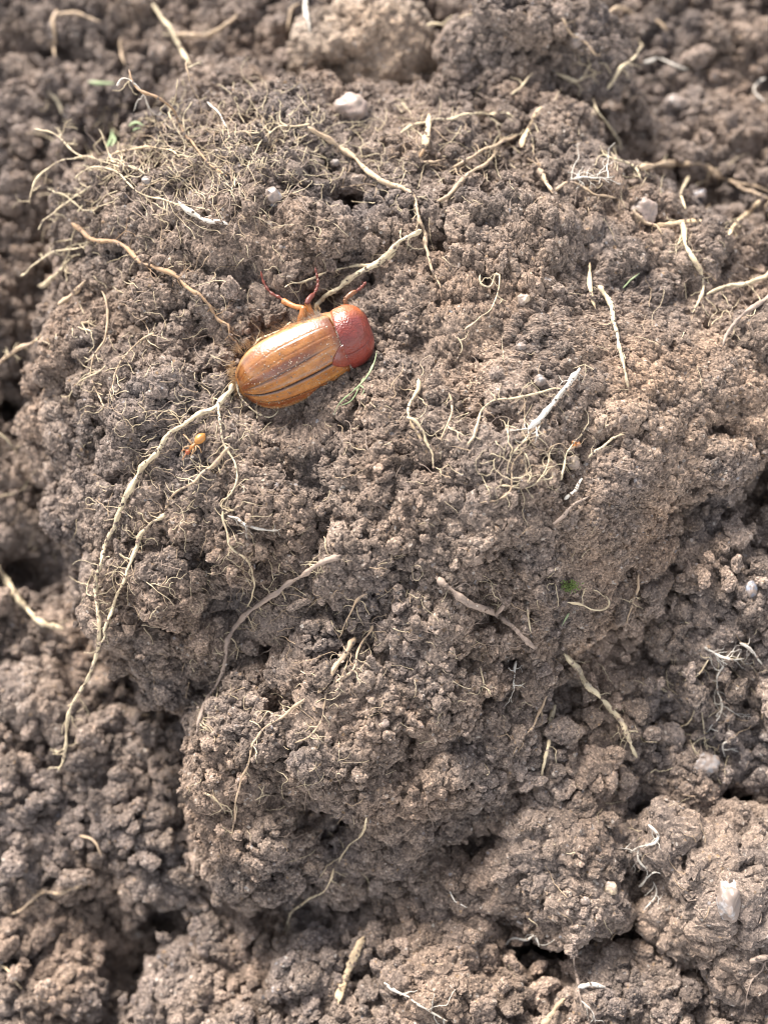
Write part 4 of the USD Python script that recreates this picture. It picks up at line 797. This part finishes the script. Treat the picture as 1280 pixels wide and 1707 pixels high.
for s_ in LEGS:
    v, f, c = leg(s_); obj('leg', local(v), f, SKIN, beetle, smooth=True, color=c)
def hairs_on(P, D, L_, r, rng, droop=.3):
    parts = []
    for p, d in zip(P, D):
        d = d + .35 * rng.normal(size=3); d /= np.linalg.norm(d); l = L_ * rng.uniform(.6, 1.3); parts.append(tube(np.array([p, p + d * l * .5, p + d * l - ez @ BM.T * 0]), [r, r * .8, r * .3], 3))
    return join(parts)
rng = np.random.default_rng(51)
t = rng.uniform(-1, 1, 300); P = np.stack([-7.75 + .9 * t ** 2, 3.0 * t, rng.uniform(-1.6, .0, 300)], 1); D = np.stack([np.full(300, -1.0), .7 * t, np.full(300, .2)], 1)
t2 = rng.uniform(-6.5, 3.5, 420); sd = rng.choice([-1, 1], 420); P2 = np.stack([t2, sd * 3.75, rng.uniform(-1.6, -.3, 420)], 1); D2 = np.stack([-.3 + 0 * t2, sd, -.2 + 0 * t2], 1)
obj('hair', *hairs_on(np.vstack([P, P2]), np.vstack([D, D2]), .75, .022, rng), HAIR, beetle, kind='stuff')
y = rng.uniform(-3.0, 3.0, 360); P = np.stack([4.0 - .25 * np.cos(y / 2.2), y, zP(0 * y) * np.sqrt(np.clip(1 - (y / 3.5) ** 2, .05, 1)) + .02], 1); D = np.stack([np.full(360, -1.0), .1 * y, np.full(360, .15)], 1)
obj('hair_fringe', *hairs_on(P[:160], D[:160], .22, .012, rng), PALEHAIR, beetle, kind='stuff')
P = np.stack([rng.uniform(1.2, 3.4, 260), rng.uniform(3.2, 3.9, 260), rng.uniform(-1.0, -.1, 260)], 1); D = np.stack([np.full(260, -.6), np.full(260, 1.0), np.full(260, .25)], 1)
obj('chest_hair', *hairs_on(P, D, .6, .016, rng), PALEHAIR, beetle, kind='stuff')
parts = []
for _ in range(420):                                        # grains of dust sticking to the plates
    s_ = rng.uniform(.05, .95); a = math.radians(rng.normal(-8, 36)); 
    w, zt = float(wE(s_)), float(zE(s_)); y = w * np.sign(a) * abs(math.sin(abs(a))) ** (2 / 2.25); z = -.35 + (zt + .35) * math.cos(a) ** (2 / 2.25); e = trimesh.creation.icosphere(1, rng.uniform(.025, .07)); parts.append((np.array(e.vertices) * rng.uniform(.6, 1.4, 3) + [float(xE(s_)), y, z + .04], np.array(e.faces)))
obj('dust_grains', *join(parts), STONE['cream'], beetle, kind='stuff')

# ------------------------------------------------------------------ the ant
ah = float(read(HSOFT, 325, 742)) + .6
ax = np.array([[341, 723], [339, 725.5], [336, 729], [332, 733], [328, 737.5], [326, 739.5], [324, 741.5], [321, 744.5], [318, 748], [316.5, 749.5], [314.5, 752], [312, 755], [310.5, 757]], float); ar = np.array([1.5, 5.0, 7.6, 7.6, 4.4, 1.6, 2.4, 3.7, 2.8, 1.7, 4.2, 3.8, 1.6]) / PXMM
u = np.linspace(0, 12, 60); AP = CubicSpline(np.arange(13), ax)(u); AR = PI_(np.arange(13), ar)(u)
P = at(AP[:, 0], AP[:, 1], ah + .15 * np.sin(u / 3)); v, f = tube(P, AR, 14)
ant = thing('ant', 'tiny yellow-orange ant below the beetle, next to the major cream root', 'ant', P[30])
k = np.r_[np.repeat(u / 12, 14), 0, 1][:, None]; obj('body', v, f, SKIN, ant, ant.base, smooth=True, color=np.where(k > .78, [[.17, .04, .012]], np.where(k > .42, [[.22, .085, .02]], [[.29, .125, .03]])))
for pts in ([(322, 742), (316, 735), (311, 728)], [(323, 741), (315, 733), (306, 724)], [(320, 745), (312, 744), (306, 748)], [(325, 742), (327, 748), (322, 755)], [(326, 741), (333, 747), (336, 755)], [(322, 746), (322, 752), (318, 760)]):
    q = np.array(pts, float); P = at(q[:, 0], q[:, 1], ah + np.array([0, .25, -.25])); obj('leg', *tube(CubicSpline([0, 1, 2], P)(np.linspace(0, 2, 9)), np.linspace(.075, .045, 9), 6), SKIN, ant, ant.base, smooth=True, color=np.tile([.30, .18, .09], (56, 1)))
for pts in ([(311, 755), (308, 760), (304, 767)], [(312, 752), (307, 750), (303, 752)]):
    q = np.array(pts, float); P = at(q[:, 0], q[:, 1], ah + np.array([0, .15, -.1])); obj('antenna', *tube(CubicSpline([0, 1, 2], P)(np.linspace(0, 2, 9)), np.linspace(.055, .04, 9), 6), SKIN, ant, ant.base, smooth=True, color=np.tile([.24, .10, .04], (56, 1)))
# ------------------------------------------------------------------ crumbs
def crumb_mesh(seed, sub=3):
    r_ = np.random.default_rng(seed); m = trimesh.creation.icosphere(sub); V, F = np.array(m.vertices), np.array(m.faces)
    nn = r_.normal(size=(8, 3)); nn /= np.linalg.norm(nn, axis=1, keepdims=True); dd = r_.uniform(.52, 1.05, 8)
    facet = np.min(dd / np.maximum(V @ nn.T, .18), axis=1).clip(.5, 1.35)
    V = V * facet[:, None] * r_.uniform(.75, 1.15, 3)
    V *= (1 + .55 * (meshkit.fbm(V * 1.6 + 9 * seed, 3, seed) - .5))[:, None]
    V = roughen(V, F, [(.38, .35, .8), (.18, .55, .9)], r_)
    return V / np.linalg.norm(V, axis=1).mean(), F

def instancer(path, protos, look, pos, size, rng, kind='stuff'):
    pi = UsdGeom.PointInstancer.Define(stage, path)
    paths = []
    for k, (V, F) in enumerate(protos):
        p = f'{path}/prototypes/crumb' + (f'_{k:03d}' if k else '')
        usdkit.mesh(stage, p, (V * MM, F), look); paths.append(p)
    pi.CreatePrototypesRel().SetTargets(paths)
    q = rng.normal(size=(len(pos), 4)); q /= np.linalg.norm(q, axis=1, keepdims=True)
    pi.CreatePositionsAttr(Vt.Vec3fArray.FromNumpy((pos * MM).astype(np.float32)))
    pi.CreateScalesAttr(Vt.Vec3fArray.FromNumpy((size[:, None] * rng.uniform(.8, 1.2, (len(pos), 3))).astype(np.float32)))
    pi.CreateOrientationsAttr(Vt.QuathArray([Gf.Quath(*map(float, a)) for a in q]))
    pi.CreateProtoIndicesAttr(Vt.IntArray.FromNumpy(rng.integers(0, len(protos), len(pos)).astype(np.int32)))
    tag(pi, kind=kind)
    return pi

rng = np.random.default_rng(21)
PROTO = [crumb_mesh(k, 2) for k in range(12)]
def lumpy_crumb(seed):
    V, F = crumb_mesh(seed, 4); r_ = np.random.default_rng(seed + 500)
    V = roughen(V, F, [(.28, .42, .8), (.12, .7, 1.0)], r_); return grit(V, F, .12, .05, r_), F
BIG = [lumpy_crumb(40 + k) for k in range(10)]

def scatter(V, F, n, rmin, rmax, power, rng, weight=None, sink=.25, keep_roots=True):
    P, fi, _ = surface_points(V, F, n, rng, weight)
    N = normals(V, F)[F[fi, 0]]
    size = (rmin ** -power + rng.random(n) * (rmax ** -power - rmin ** -power)) ** (-1 / power)
    P = P + N * (rng.uniform(-.6, .6, n) * size * .6 - sink * size * .3)[:, None]
    x, y, h = seen(P)
    ok = ~BEETLE(x, y)
    if keep_roots: ok &= ~((read(ROOTMASK, x, y) > .3) & (rng.random(n) < .6))
    return P[ok], size[ok]

wg = wg * (.1 + .9 * in_hole(gxs, gys, HOLES))
P1, S1 = scatter(GV, GF, 9000, .20, .6, 1.5, rng, wg)
P2, S2 = scatter(GV, GF, 6000, .12, .4, 1.2, rng, wg, sink=-.6)
GRUMB = soil_look('loose_crumb_soil', (.160, .124, .102), (.212, .166, .137), (.110, .090, .081), vary=.36)
more = [scatter(V, F, int(np.clip(np.ptp(V @ RIGHT) * np.ptp(V @ UPV) * 7, 200, 3000)), .10, .45, 2.2, rng, np.clip(normals(V, F) @ -FWD, .05, 1)) for k, (V, F) in enumerate(lump_geo) if k != 1]
V, F = lump_geo[1]; a, b = scatter(V, F, 1500, .12, .7, 1.8, rng, np.clip(normals(V, F) @ -FWD, .05, 1)); instancer('/World/dry_soil_crumbs', PROTO, DRYCRUMB, a, b, rng)
instancer('/World/soil_crumbs', PROTO, GRUMB, np.vstack([P1, P2] + [a for a, b in more]), np.concatenate([S1, S2] + [b for a, b in more]), rng)
facing = np.clip(normals(CV, CF) @ -FWD, .15, 1)
P3, S3 = scatter(CV, CF, 80000, .085, .5, 2.4, rng, (1 - .75 * flat) * (1 - .75 * patch) * facing * (.1 + .9 * in_hole(cxs, cys, PITS)))
instancer(str(clod.GetPath()) + '/crumbs', PROTO, CRUMB, P3 - clod.base, S3, rng)

def clear(P, R):
    x, y, h = seen(P); ok = ~((read(ROOTMASK, x, y) > .2) & (read(HSOFT, x, y) < h + .9 * R) & (rng.random(len(R)) < .8)); return P[ok], R[ok]
n1 = len(HP1) + len(HP2)
a, b = clear(HEAP[:n1], HEAPR[:n1]); instancer('/World/heaped_soil_crumbs', BIG, GRUMB, a, b, rng)
a, b = clear(HEAP[n1:], HEAPR[n1:]); instancer(str(clod.GetPath()) + '/large_crumbs', BIG, CRUMB, a - clod.base, b, rng)
# grains clinging to the heaped crumbs
k = rng.integers(0, len(HEAP), 26000); d = rng.normal(size=(26000, 3)) + .8 * -FWD; d /= np.linalg.norm(d, axis=1, keepdims=True)
P4 = HEAP[k] + d * HEAPR[k][:, None] * rng.uniform(.75, 1.0, (26000, 1)); S4 = rng.uniform(.07, .22, 26000)
instancer('/World/soil_grains', PROTO, GRUMB, np.vstack([P4, STUCK[0]]), np.r_[S4, STUCK[1]], rng)
